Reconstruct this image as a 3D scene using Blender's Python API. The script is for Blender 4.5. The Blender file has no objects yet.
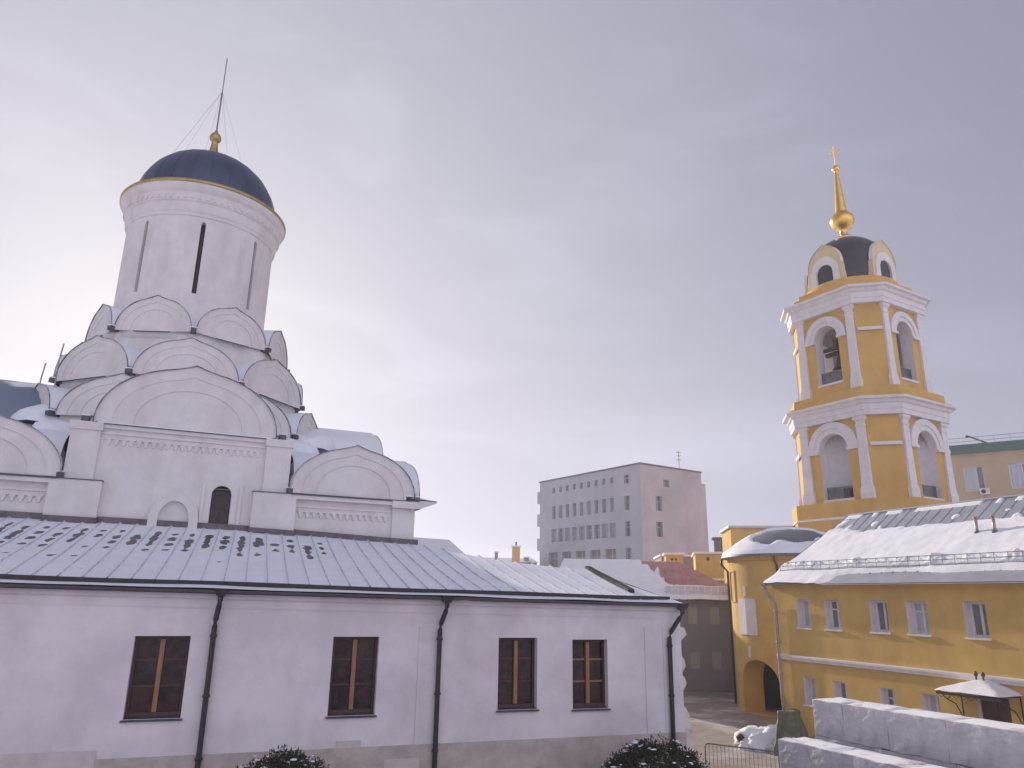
import bpy, bmesh, math, random
from mathutils import Vector, Matrix, noise
R = math.radians
sc = bpy.context.scene
COL = sc.collection
random.seed(7)

# ------------------------------------------------------------------ camera
PITCH, ROLL, FPX, CAMZ = R(16.1), math.atan(.017), 739.0, 5.5
_R = Vector((1, 0, 0)); _F = Vector((0, math.cos(PITCH), math.sin(PITCH))); _U = Vector((0, -math.sin(PITCH), math.cos(PITCH)))
_Rc = math.cos(ROLL)*_R + math.sin(ROLL)*_U
_Uc = -math.sin(ROLL)*_R + math.cos(ROLL)*_U
cd = bpy.data.cameras.new('camera'); cam = bpy.data.objects.new('camera', cd); COL.objects.link(cam)
m3 = Matrix((_Rc, _Uc, -_F)).transposed()
cam.matrix_world = Matrix.Translation((0, 0, CAMZ)) @ m3.to_4x4()
cd.sensor_width = 36; cd.lens = FPX/1024*36
cd.clip_start = .1; cd.clip_end = 8000
sc.camera = cam

# ------------------------------------------------------------------ sky, sun, exposure
SUN_AZ, SUN_EL = -27.0, 17.0          # degrees left of the view's forward direction / above the horizon
sv = Vector((math.sin(R(SUN_AZ))*math.cos(R(SUN_EL)), math.cos(R(SUN_AZ))*math.cos(R(SUN_EL)), math.sin(R(SUN_EL))))
w = bpy.data.worlds.new('World'); sc.world = w; w.use_nodes = True
nt = w.node_tree; nt.nodes.clear()
def N(t, typ, **kw):
    n = t.nodes.new(typ)
    for k, v in kw.items():
        setattr(n, k, v)
    return n
def math_node(t, op, a, b=None, clamp=False):
    n = N(t, 'ShaderNodeMath', operation=op, use_clamp=clamp)
    for i, x in enumerate((a, b)):
        if x is None: continue
        if isinstance(x, (int, float)): n.inputs[i].default_value = x
        else: t.links.new(x, n.inputs[i])
    return n.outputs[0]
out = N(nt, 'ShaderNodeOutputWorld'); bg = N(nt, 'ShaderNodeBackground')
sky = N(nt, 'ShaderNodeTexSky', sky_type='NISHITA', sun_disc=False, sun_elevation=R(SUN_EL), sun_rotation=R(SUN_AZ),
        air_density=1.0, dust_density=3.0, ozone_density=1.5)
geo = N(nt, 'ShaderNodeTexCoord')
# thin high cloud veil in front of the blue: brighter towards the sun, streaky
dot = N(nt, 'ShaderNodeVectorMath', operation='DOT_PRODUCT'); dot.inputs[1].default_value = sv
nt.links.new(geo.outputs['Generated'], dot.inputs[0])
d0 = math_node(nt, 'MAXIMUM', dot.outputs['Value'], 0.0)
lobe = math_node(nt, 'POWER', d0, 3.0)
lobe2 = math_node(nt, 'POWER', d0, 24.0)
glow = math_node(nt, 'ADD', math_node(nt, 'MULTIPLY', lobe, 2.15), math_node(nt, 'MULTIPLY', lobe2, .9))
sep = N(nt, 'ShaderNodeSeparateXYZ'); nt.links.new(geo.outputs['Generated'], sep.inputs[0])
hz = math_node(nt, 'POWER', math_node(nt, 'SUBTRACT', 1.0, math_node(nt, 'MAXIMUM', sep.outputs['Z'], 0.0)), 4.0)
glow = math_node(nt, 'ADD', glow, math_node(nt, 'MULTIPLY', math_node(nt, 'MULTIPLY', hz, math_node(nt, 'POWER', d0, 2.0)), 2.3))
lum = math_node(nt, 'ADD', math_node(nt, 'MULTIPLY', hz, 1.5), 1.95)
# added sky brightness opposite the sun, behind the camera, to fill the shaded walls
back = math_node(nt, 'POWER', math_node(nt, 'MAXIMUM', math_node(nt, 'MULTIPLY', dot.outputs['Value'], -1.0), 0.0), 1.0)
back_fill = math_node(nt, 'MULTIPLY', back, 6.4)
mp = N(nt, 'ShaderNodeMapping'); mp.inputs['Rotation'].default_value = (0, R(18), R(20)); mp.inputs['Scale'].default_value = (1.3, 1.5, 4.5)
nt.links.new(geo.outputs['Generated'], mp.inputs[0])
nz = N(nt, 'ShaderNodeTexNoise'); nz.inputs['Scale'].default_value = 2.1; nz.inputs['Detail'].default_value = 7; nz.inputs['Distortion'].default_value = .6
nt.links.new(mp.outputs[0], nz.inputs['Vector'])
cl = N(nt, 'ShaderNodeMapRange'); cl.inputs[1].default_value = .50; cl.inputs[2].default_value = .74; cl.inputs[3].default_value = .97; cl.inputs[4].default_value = 1.13
nt.links.new(nz.outputs['Fac'], cl.inputs[0])
def tint(val, col):
    c = N(nt, 'ShaderNodeCombineXYZ')
    v = math_node(nt, 'MULTIPLY', val, cl.outputs[0])
    for i_ in range(3): nt.links.new(math_node(nt, 'MULTIPLY', v, col[i_]), c.inputs[i_])
    return c.outputs[0]
veil = N(nt, 'ShaderNodeVectorMath', operation='ADD')
nt.links.new(tint(lum, (.82, .87, 1.19)), veil.inputs[0]); bk = N(nt, 'ShaderNodeVectorMath', operation='ADD'); nt.links.new(tint(glow, (1.0, .95, .93)), bk.inputs[0]); nt.links.new(tint(back_fill, (.985, .915, 1.05)), bk.inputs[1])
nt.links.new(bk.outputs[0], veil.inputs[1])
mix = N(nt, 'ShaderNodeMixRGB'); mix.inputs[0].default_value = .975
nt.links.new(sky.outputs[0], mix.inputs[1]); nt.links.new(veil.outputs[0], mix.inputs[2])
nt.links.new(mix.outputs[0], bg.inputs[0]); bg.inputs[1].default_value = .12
nt.links.new(bg.outputs[0], out.inputs[0])

sl = bpy.data.lights.new('sun', 'SUN'); sl.energy = 4.4; sl.angle = R(.8); sl.color = (1.0, .86, .70)
so = bpy.data.objects.new('sun', sl); COL.objects.link(so)
so.rotation_euler = (-sv).to_track_quat('-Z', 'Y').to_euler(); so.location = (0, 0, 60)
sc.view_settings.view_transform = 'Standard'; sc.view_settings.look = 'None'
sc.view_settings.gamma = 1; sc.view_settings.exposure = .42
sc.view_settings.use_curve_mapping = False

# ------------------------------------------------------------------ materials
MATS = {}
def mat(name, col, col2=None, scale=3.0, rough=.8, metal=0.0, bump=0.0, bscale=40.0, detail=6, lo=.35, hi=.65, spec=None, stretch=(1, 1, 1), coord='Object', extra=None):
    if name in MATS: return MATS[name]
    m = bpy.data.materials.new(name); m.use_nodes = True; t = m.node_tree
    b = t.nodes['Principled BSDF']
    b.inputs['Roughness'].default_value = rough; b.inputs['Metallic'].default_value = metal
    if spec is not None: b.inputs['Specular IOR Level'].default_value = spec
    tc = N(t, 'ShaderNodeTexCoord'); mpg = N(t, 'ShaderNodeMapping'); mpg.inputs['Scale'].default_value = stretch
    t.links.new(tc.outputs[coord], mpg.inputs[0])
    c = None
    if col2 is not None:
        n = N(t, 'ShaderNodeTexNoise'); n.inputs['Scale'].default_value = scale; n.inputs['Detail'].default_value = detail; n.inputs['Roughness'].default_value = .62
        t.links.new(mpg.outputs[0], n.inputs['Vector'])
        r = N(t, 'ShaderNodeMapRange'); r.inputs[1].default_value = lo; r.inputs[2].default_value = hi
        t.links.new(n.outputs['Fac'], r.inputs[0])
        mx = N(t, 'ShaderNodeMixRGB'); mx.inputs[1].default_value = (*col, 1); mx.inputs[2].default_value = (*col2, 1)
        t.links.new(r.outputs[0], mx.inputs[0]); c = mx.outputs[0]
    if extra: c = extra(t, tc, c)
    if c is not None: t.links.new(c, b.inputs['Base Color'])
    else: b.inputs['Base Color'].default_value = (*col, 1)
    if bump:
        n2 = N(t, 'ShaderNodeTexNoise'); n2.inputs['Scale'].default_value = bscale; n2.inputs['Detail'].default_value = 5
        t.links.new(tc.outputs['Object'], n2.inputs['Vector'])
        bp = N(t, 'ShaderNodeBump'); bp.inputs['Strength'].default_value = bump; bp.inputs['Distance'].default_value = .03
        t.links.new(n2.outputs['Fac'], bp.inputs['Height']); t.links.new(bp.outputs[0], b.inputs['Normal'])
    MATS[name] = m
    return m

def stains(t, tc, c, amt=.25, sc_=(.9, .9, .12), col=(.5, .44, .36), lo=.50, hi=.78):
    # vertical run-off streaks, a wear pattern of the plaster itself
    mpg = N(t, 'ShaderNodeMapping'); mpg.inputs['Scale'].default_value = sc_
    t.links.new(tc.outputs['Object'], mpg.inputs[0])
    n = N(t, 'ShaderNodeTexNoise'); n.inputs['Scale'].default_value = 2.2; n.inputs['Detail'].default_value = 8
    t.links.new(mpg.outputs[0], n.inputs['Vector'])
    r = N(t, 'ShaderNodeMapRange'); r.inputs[1].default_value = lo; r.inputs[2].default_value = hi; r.inputs[4].default_value = amt
    t.links.new(n.outputs['Fac'], r.inputs[0])
    mx = N(t, 'ShaderNodeMixRGB'); t.links.new(r.outputs[0], mx.inputs[0]); t.links.new(c, mx.inputs[1]); mx.inputs[2].default_value = (*col, 1)
    return mx.outputs[0]
S = lambda **k: (lambda t, tc, c: stains(t, tc, c, **k))

PLASTER = mat('whitewashed_plaster', (.78, .74, .735), (.70, .655, .655), 1.3, .9, bump=.25, bscale=22, extra=S(amt=.38, col=(.52, .46, .42), sc_=(.7, .7, .2), lo=.46, hi=.74))
GPLASTER = mat('gallery_plaster', (.78, .73, .745), (.66, .61, .63), .55, .9, bump=.3, bscale=9, detail=10, lo=.42, hi=.6, extra=S(amt=.24, col=(.50, .44, .43), sc_=(.5, .5, .2), lo=.48, hi=.76))
PLINTH = mat('pale_stone_plinth', (.58, .52, .47), (.42, .37, .34), 2.0, .9, bump=.4, bscale=18)
PLATCH = mat('plinth_render_patch', (.66, .60, .57), (.55, .49, .46), 2.0, .9, bump=.3, bscale=18)
SNOW = mat('snow', (.86, .88, .92), (.80, .82, .87), 1.5, .75, bump=.35, bscale=9)
SNOWF = mat('packed_snow', (.80, .80, .83), (.60, .57, .56), .6, .8, bump=.4, bscale=6)
YEL = mat('ochre_yellow_plaster', (.69, .465, .14), (.57, .375, .11), .8, .88, bump=.15, bscale=20, extra=S(amt=.42, col=(.42, .27, .11), sc_=(.6, .6, .14), lo=.46, hi=.74))
YELT = mat('tower_yellow_plaster', (.69, .43, .12), (.60, .36, .095), .7, .88, bump=.15, bscale=20, extra=S(amt=.35, col=(.42, .27, .11), sc_=(.6, .6, .14), lo=.46, hi=.74))
WHT = mat('white_trim_paint', (.80, .76, .76), (.70, .66, .66), 2.0, .8, bump=.15, bscale=24, extra=S(amt=.2, col=(.5, .44, .42)))
DARK = mat('dark_brown_metal', (.030, .024, .028), (.05, .04, .042), 4, .75, 0)
PIPE = mat('dark_downpipe_paint', (.04, .034, .04), (.07, .055, .06), 5, .4, .2)
GMET = mat('grey_zinc_sheet', (.46, .49, .55), (.38, .40, .45), 1.6, .45, .5, bump=.1, bscale=5)
BMET = mat('brown_roof_sheet', (.10, .085, .085), (.16, .14, .15), 3, .5, .3)
EDGE = mat('dark_edge_flashing', (.07, .065, .08), (.12, .11, .13), 3, .5, .3)
WOOD = mat('brown_window_wood', (.10, .048, .03), (.06, .03, .02), 3, .55, stretch=(6, 6, 1), bump=.2, bscale=30)
WOODL = mat('tan_window_wood', (.36, .18, .085), (.24, .12, .06), 3, .5, stretch=(6, 6, 1), bump=.2, bscale=30)
GLASS = mat('dark_window_glass', (.012, .010, .010), (.075, .034, .028), 5.5, .08, spec=.35)  # red-brown blotches in the colour stand in for reflections and the room behind
HGLASS = mat('house_window_glass', (.13, .14, .16), (.26, .26, .29), 1.2, .12, spec=.6)
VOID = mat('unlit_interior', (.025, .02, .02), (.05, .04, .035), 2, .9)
DOME = mat('slate_blue_dome', (.095, .112, .165), (.068, .082, .125), 1.2, .42, .4, stretch=(1, 1, .4), bump=.08, bscale=8)
BDOME = mat('black_tower_dome', (.030, .030, .045), (.018, .018, .028), 2, .3, .3)
GOLD = mat('gilded_metal', (.95, .60, .13), (.80, .47, .10), 3, .28, 1.0)
DGOLD = mat('weathered_brass', (.55, .42, .16), (.40, .31, .14), 3, .45, .8)
BRONZE = mat('bell_bronze', (.09, .08, .05), (.05, .045, .035), 3, .4, .8)
CONC = mat('far_grey_concrete', (.42, .435, .50), (.36, .37, .43), .25, .9, bump=.1)
CONCP = mat('far_pink_concrete', (.55, .46, .46), (.36, .31, .31), .13, .9, bump=.1, detail=9, extra=S(amt=.5, sc_=(.2, .2, .04), col=(.42, .30, .28), lo=.45, hi=.7))
FGLASS = mat('far_window_glass', (.10, .10, .12), (.17, .165, .18), .5, .35)
FGLASSB = mat('far_basement_glass', (.15, .125, .13), (.20, .165, .165), .5, .5)
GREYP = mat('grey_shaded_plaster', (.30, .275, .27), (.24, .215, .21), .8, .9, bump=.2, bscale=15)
GREYL = mat('pale_blind_panel', (.44, .40, .34), (.38, .35, .31), 2, .9)
BEIGE = mat('beige_render', (.56, .43, .27), (.49, .375, .245), .5, .9)
GREEN = mat('green_roof_metal', (.075, .17, .13), (.06, .13, .10), 2, .5, .2)
BLIND = mat('white_blind_glass', (.55, .58, .64), (.40, .43, .50), 1.5, .3, stretch=(4, 4, .3))
BLOCK = mat('pale_aerated_block', (.70, .68, .71), (.54, .52, .54), 1.8, .95, bump=.6, bscale=10, extra=S(amt=.4, sc_=(1.5, 1.5, .9), col=(.33, .30, .32)))
TARP = mat('green_tarpaulin', (.09, .11, .065), (.19, .20, .13), 3, .6, bump=.5, bscale=5)
REDM = mat('red_painted_roof', (.44, .16, .135), (.52, .30, .28), 1.0, .6, .1)
MAUVE = mat('mauve_plaster', (.36, .24, .24), (.30, .20, .20), 1, .9)
FENCE = mat('galvanised_tube', (.30, .30, .31), (.20, .19, .19), 3, .4, .7)
LEAF = mat('thuja_foliage', (.030, .048, .018), (.055, .060, .026), 8, .8)
LEAF2 = mat('browned_foliage', (.070, .045, .025), (.10, .065, .035), 8, .8)
BARK = mat('bark', (.08, .055, .04), (.05, .035, .03), 8, .9)
DOOR = mat('dark_red_door', (.09, .035, .028), (.06, .025, .02), 2, .5, stretch=(8, 8, 1))
RUST = mat('red_brown_downpipe', (.16, .055, .04), (.10, .04, .03), 3, .5)
LPIPE = mat('pale_zinc_downpipe', (.42, .38, .36), (.30, .26, .25), 4, .45, .4)
BAG = mat('white_sacking', (.78, .76, .76), (.62, .60, .61), 2, .8, bump=.6, bscale=6)

def ground_extra(t, tc, c):
    n = N(t, 'ShaderNodeTexNoise'); n.inputs['Scale'].default_value = .22; n.inputs['Detail'].default_value = 9; n.inputs['Roughness'].default_value = .7
    t.links.new(tc.outputs['Object'], n.inputs['Vector'])
    r = N(t, 'ShaderNodeMapRange'); r.inputs[1].default_value = .50; r.inputs[2].default_value = .60
    t.links.new(n.outputs['Fac'], r.inputs[0])
    mx = N(t, 'ShaderNodeMixRGB'); t.links.new(r.outputs[0], mx.inputs[0]); t.links.new(c, mx.inputs[1]); mx.inputs[2].default_value = (.56, .53, .53, 1)
    # untrodden snow away from the yard, added to bounce light onto the walls
    dd = N(t, 'ShaderNodeVectorMath', operation='DISTANCE'); t.links.new(tc.outputs['Object'], dd.inputs[0]); dd.inputs[1].default_value = (10, 34, 0)
    r2 = N(t, 'ShaderNodeMapRange'); r2.inputs[1].default_value = 26; r2.inputs[2].default_value = 34; t.links.new(dd.outputs['Value'], r2.inputs[0])
    m2 = N(t, 'ShaderNodeMixRGB'); t.links.new(r2.outputs[0], m2.inputs[0]); t.links.new(mx.outputs[0], m2.inputs[1]); m2.inputs[2].default_value = (.80, .80, .83, 1)
    return m2.outputs[0]
GROUND = mat('trodden_snowy_paving', (.27, .225, .20), (.36, .31, .28), 1.4, .85, bump=.5, bscale=5, extra=ground_extra)

def snowy_metal(name, base, base2, k=.35, width=.25, nscale=1.2):
    m = bpy.data.materials.new(name); m.use_nodes = True; t = m.node_tree; b = t.nodes['Principled BSDF']
    tc = N(t, 'ShaderNodeTexCoord'); g = N(t, 'ShaderNodeNewGeometry'); s = N(t, 'ShaderNodeSeparateXYZ'); t.links.new(g.outputs['Normal'], s.inputs[0])
    n = N(t, 'ShaderNodeTexNoise'); n.inputs['Scale'].default_value = nscale; n.inputs['Detail'].default_value = 5; t.links.new(tc.outputs['Object'], n.inputs['Vector'])
    v = math_node(t, 'ADD', s.outputs['Z'], math_node(t, 'MULTIPLY', math_node(t, 'SUBTRACT', n.outputs['Fac'], .5), 1.3))
    r = N(t, 'ShaderNodeMapRange'); r.inputs[1].default_value = k; r.inputs[2].default_value = k+width; t.links.new(v, r.inputs[0])
    m1 = N(t, 'ShaderNodeMixRGB'); m1.inputs[1].default_value = (*base, 1); m1.inputs[2].default_value = (*base2, 1); t.links.new(n.outputs['Fac'], m1.inputs[0])
    m2 = N(t, 'ShaderNodeMixRGB'); t.links.new(r.outputs[0], m2.inputs[0]); t.links.new(m1.outputs[0], m2.inputs[1]); m2.inputs[2].default_value = (.80, .82, .86, 1)
    t.links.new(m2.outputs[0], b.inputs['Base Color']); b.inputs['Roughness'].default_value = .6
    bp = N(t, 'ShaderNodeBump'); bp.inputs['Strength'].default_value = .4; bp.inputs['Distance'].default_value = .05
    t.links.new(r.outputs[0], bp.inputs['Height']); t.links.new(bp.outputs[0], b.inputs['Normal'])
    MATS[name] = m; return m
SROOF = snowy_metal('snowed_vault_metal', (.17, .19, .24), (.24, .26, .31), .12, .2)
RIM = mat('snow_flecked_rim', (.12, .12, .15), (.42, .43, .47), 2.6, .6, lo=.45, hi=.6)
SROOF2 = snowy_metal('snowed_bluish_metal', (.15, .19, .25), (.19, .23, .29), .78, .12, .6)

# ------------------------------------------------------------------ mesh builder
class MB:
    def __init__(s): s.v = []; s.f = []; s.m = []; s.mats = []; s.sm = []; s.cur = 0; s.smooth = False
    def use(s, mt, smooth=False):
        if mt not in s.mats: s.mats.append(mt)
        s.cur = s.mats.index(mt); s.smooth = smooth; return s
    def poly(s, pts):
        i = len(s.v); s.v += [tuple(p) for p in pts]; s.f.append(list(range(i, i+len(pts)))); s.m.append(s.cur); s.sm.append(s.smooth)
    def idx(s, verts, faces):
        i = len(s.v); s.v += [tuple(p) for p in verts]
        for f in faces: s.f.append([a+i for a in f]); s.m.append(s.cur); s.sm.append(s.smooth)
    def box(s, x0, x1, y0, y1, z0, z1):
        x0, x1 = sorted((x0, x1)); y0, y1 = sorted((y0, y1)); z0, z1 = sorted((z0, z1))
        v = [(x0,y0,z0),(x1,y0,z0),(x1,y1,z0),(x0,y1,z0),(x0,y0,z1),(x1,y0,z1),(x1,y1,z1),(x0,y1,z1)]
        s.idx(v, [(0,3,2,1),(4,5,6,7),(0,1,5,4),(1,2,6,5),(2,3,7,6),(3,0,4,7)])
    def tube(s, pts, r, n=8, r2=None, cap=True):
        pts = [Vector(p) for p in pts]; vs = []; k = len(pts)
        for i, p in enumerate(pts):
            a = pts[max(0, i-1)]; b = pts[min(k-1, i+1)]; d = (b-a).normalized()
            up = Vector((0, 0, 1)) if abs(d.z) < .95 else Vector((1, 0, 0))
            u = d.cross(up).normalized(); v = u.cross(d).normalized()
            rr = r if r2 is None else r+(r2-r)*i/(k-1)
            for j in range(n):
                t = 2*math.pi*j/n; vs.append(p+u*math.cos(t)*rr+v*math.sin(t)*rr)
        fs = [(i*n+j, i*n+(j+1) % n, (i+1)*n+(j+1) % n, (i+1)*n+j) for i in range(k-1) for j in range(n)]
        if cap: fs += [tuple(range(n))[::-1], tuple((k-1)*n+j for j in range(n))]
        s.idx(vs, fs)
    def lathe(s, prof, cx=0, cy=0, n=32, a0=0, a1=2*math.pi):
        full = abs(a1-a0-2*math.pi) < 1e-6; nn = n if full else n+1; vs = []
        for (r, z) in prof:
            for j in range(nn):
                t = a0+(a1-a0)*j/n; vs.append((cx+r*math.cos(t), cy+r*math.sin(t), z))
        fs = []
        for i in range(len(prof)-1):
            for j in range(n):
                j2 = (j+1) % nn; fs.append((i*nn+j, i*nn+j2, (i+1)*nn+j2, (i+1)*nn+j))
        s.idx(vs, fs)
    def loft(s, rings, capb=True, capt=True):
        n = len(rings[0]); vs = [p for r in rings for p in r]
        fs = [(i*n+j, i*n+(j+1) % n, (i+1)*n+(j+1) % n, (i+1)*n+j) for i in range(len(rings)-1) for j in range(n)]
        if capb: fs.append(tuple(range(n))[::-1])
        if capt: fs.append(tuple((len(rings)-1)*n+j for j in range(n)))
        s.idx(vs, fs)
    def grid(s, nu, nv, fn):
        vs = [fn(i/nu, j/nv) for j in range(nv+1) for i in range(nu+1)]
        s.idx(vs, [(j*(nu+1)+i, j*(nu+1)+i+1, (j+1)*(nu+1)+i+1, (j+1)*(nu+1)+i) for j in range(nv) for i in range(nu)])
    def tf(s, M, start=0):
        for i in range(start, len(s.v)): s.v[i] = tuple(M @ Vector(s.v[i]))
    def build(s, name, mt=None, parent=None, loc=(0, 0, 0), rot=(0, 0, 0), bevel=0, fix=True):
        if mt is not None and not s.mats: s.mats = [mt]
        me = bpy.data.meshes.new(name); me.from_pydata(s.v, [], s.f)
        for q in s.mats: me.materials.append(q)
        me.polygons.foreach_set('material_index', s.m); me.polygons.foreach_set('use_smooth', s.sm)
        me.update()
        if fix:
            b = bmesh.new(); b.from_mesh(me); bmesh.ops.remove_doubles(b, verts=b.verts, dist=1e-5)
            bmesh.ops.recalc_face_normals(b, faces=b.faces); b.to_mesh(me); b.free()
        o = bpy.data.objects.new(name, me); COL.objects.link(o); o.parent = parent; o.location = loc; o.rotation_euler = rot
        if bevel:
            md = o.modifiers.new('bevel', 'BEVEL'); md.width = bevel; md.segments = 2; md.limit_method = 'ANGLE'
        return o
def empty(name, loc, rz=0, label=None, cat=None, group=None):
    o = bpy.data.objects.new(name, None); COL.objects.link(o); o.location = loc; o.rotation_euler = (0, 0, rz); o.empty_display_size = .2
    tag(o, label, cat, group); return o
def tag(o, label=None, cat=None, group=None, kind=None):
    if label: o['label'] = label
    if cat: o['category'] = cat
    if group: o['group'] = group
    if kind: o['kind'] = kind
    return o

def wallface(mb, x0, x1, z0, z1, ops=(), depth=.2, fmap=None, seg=14, xtra=None, wall=None, reveal=None):
    """wall skin in x,z with real openings and their reveals. op: (xa, xb, za, zb, arch_height)"""
    fm = fmap or (lambda x, d, z: (x, d, z))
    xs = {x0, x1}
    for o in ops:
        xs |= {o[0], o[1]}
        if o[4]:
            for i in range(seg+1): xs.add((o[0]+o[1])/2-(o[1]-o[0])/2*math.cos(math.pi*i/seg))
    if xtra:
        for i in range(xtra+1): xs.add(x0+(x1-x0)*i/xtra)
    xs = sorted(x for x in xs if x0-1e-9 <= x <= x1+1e-9)
    xs = [x for i, x in enumerate(xs) if i == 0 or x-xs[i-1] > 1e-5]
    def top(o, x):
        if not o[4]: return o[3]
        c, h = (o[0]+o[1])/2, (o[1]-o[0])/2
        q = max(0, 1-((x-c)/h)**2)
        return o[3]-o[4]+o[4]*math.sqrt(q)
    for a, b in zip(xs[:-1], xs[1:]):
        m = (a+b)/2
        cov = sorted([o for o in ops if o[0] < m < o[1]], key=lambda o: o[2])
        za, zb = z0, z0
        if wall: mb.use(wall)
        for o in cov:
            mb.poly([fm(a, 0, za), fm(b, 0, zb), fm(b, 0, o[2]), fm(a, 0, o[2])])
            za, zb = top(o, a), top(o, b)
        mb.poly([fm(a, 0, za), fm(b, 0, zb), fm(b, 0, z1), fm(a, 0, z1)])
        if reveal: mb.use(reveal)
        for o in cov:
            mb.poly([fm(a, 0, o[2]), fm(b, 0, o[2]), fm(b, depth, o[2]), fm(a, depth, o[2])])
            mb.poly([fm(a, 0, top(o, a)), fm(b, 0, top(o, b)), fm(b, depth, top(o, b)), fm(a, depth, top(o, a))])
    if reveal: mb.use(reveal)
    for o in ops:
        for x in (o[0], o[1]):
            if x0-1e-6 <= x <= x1+1e-6:
                mb.poly([fm(x, 0, o[2]), fm(x, 0, o[3]-o[4]), fm(x, depth, o[3]-o[4]), fm(x, depth, o[2])])

def keel(hw, h, n=36, tip=.075, tw=.26):
    hb = h*(1-tip); pts = []
    for i in range(n+1):
        t = math.pi*(1-i/n); x = math.cos(t); z = math.sin(t)**.92
        if abs(x) < tw: z = z + (tip/(1-tip))*(1-abs(x)/tw)**1.7
        pts.append((x*hw, z*hb))
    return pts

def vault(name, parent, hw, h, length, loc, rz=0, label=None, snow=.0, shelf=True, rim=None, over=.14, roofmat=None, edge=.035, lw=.62, rings=((1.0, .0), (.82, .03)), tym=.065, wallm=None):
    """a keel arch gable: stepped white face, roof vault behind it, dark metal rim. faces local -y."""
    wm = wallm or PLASTER
    g = MB().use(wm)
    full = keel(hw, h)
    prev = full; pd = 0
    g_prof = []
    for k, (s_, d) in enumerate(rings):
        nxt_s = rings[k+1][0] if k+1 < len(rings) else .60
        outer = [(x*s_, z*s_) for x, z in (full if k == 0 else keel(hw, h, tip=.07 if k == 1 else .0))]
        inner = [(x*nxt_s, z*nxt_s) for x, z in keel(hw, h, tip=.07 if k == 0 else .0)]
        nd = rings[k+1][1] if k+1 < len(rings) else tym
        for i in range(len(outer)-1):
            g.poly([(outer[i][0], d, outer[i][1]), (outer[i+1][0], d, outer[i+1][1]), (inner[i+1][0], d, inner[i+1][1]), (inner[i][0], d, inner[i][1])])
            g.poly([(inner[i][0], d, inner[i][1]), (inner[i+1][0], d, inner[i+1][1]), (inner[i+1][0], nd, inner[i+1][1]), (inner[i][0], nd, inner[i][1])])
        last = inner
    g.poly([(x, tym, z) for x, z in last])
    o = g.build(name, parent=parent, loc=loc, rot=(0, 0, rz))
    if label: o['label'] = label
    r = MB().use(roofmat or SROOF, True)
    ex = 1+edge/hw
    pr = [(x*ex, z*ex+.0) for x, z in full]
    for i in range(len(pr)-1):
        a, b = pr[i], pr[i+1]; c, d = full[i], full[i+1]
        r.use(roofmat or SROOF, True); r.poly([(a[0], -over+.04, a[1]), (b[0], -over+.04, b[1]), (b[0], length, b[1]), (a[0], length, a[1])])
        r.use(rim or EDGE)
        r.poly([(a[0], -over, a[1]), (b[0], -over, b[1]), (d[0], -over, d[1]), (c[0], -over, c[1])])
        r.poly([(c[0], -over, c[1]), (d[0], -over, d[1]), (d[0], .02, d[1]), (c[0], .02, c[1])])
        r.poly([(a[0], -over, a[1]), (b[0], -over, b[1]), (b[0], -over+.04, b[1]), (a[0], -over+.04, a[1])])
    r.build('roof', parent=o, fix=False)
    if shelf:
        sh = MB().use(SNOW if snow else EDGE); sh.box(-hw*lw, hw*lw, -.10 if snow else -.03, tym, -.05, -.01)
        sh.use(EDGE).box(-hw*(lw+.01), hw*(lw+.01), -.12 if snow else -.05, -.03, -.075, -.05)
        sh.build('ledge', parent=o)
    return o

# ------------------------------------------------------------------ ground
g = MB().use(GROUND)
def gz(x, y): return 0.0
g.idx([(-3000, -3000, 0), (3000, -3000, 0), (3000, 3000, 0), (-3000, 3000, 0)], [(0, 1, 2, 3)])
tag(g.build('ground'), kind='structure')

# ------------------------------------------------------------------ the cathedral
A = R(24); e1 = Vector((math.cos(A), math.sin(A), 0)); e2 = Vector((-math.sin(A), math.cos(A), 0))
cath = empty('cathedral', tuple(e2*37.3), A, 'large white stone cathedral with pointed arch tiers, round drum and slate blue dome', 'cathedral')
HW = 8.5
b = MB().use(PLASTER)
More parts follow.
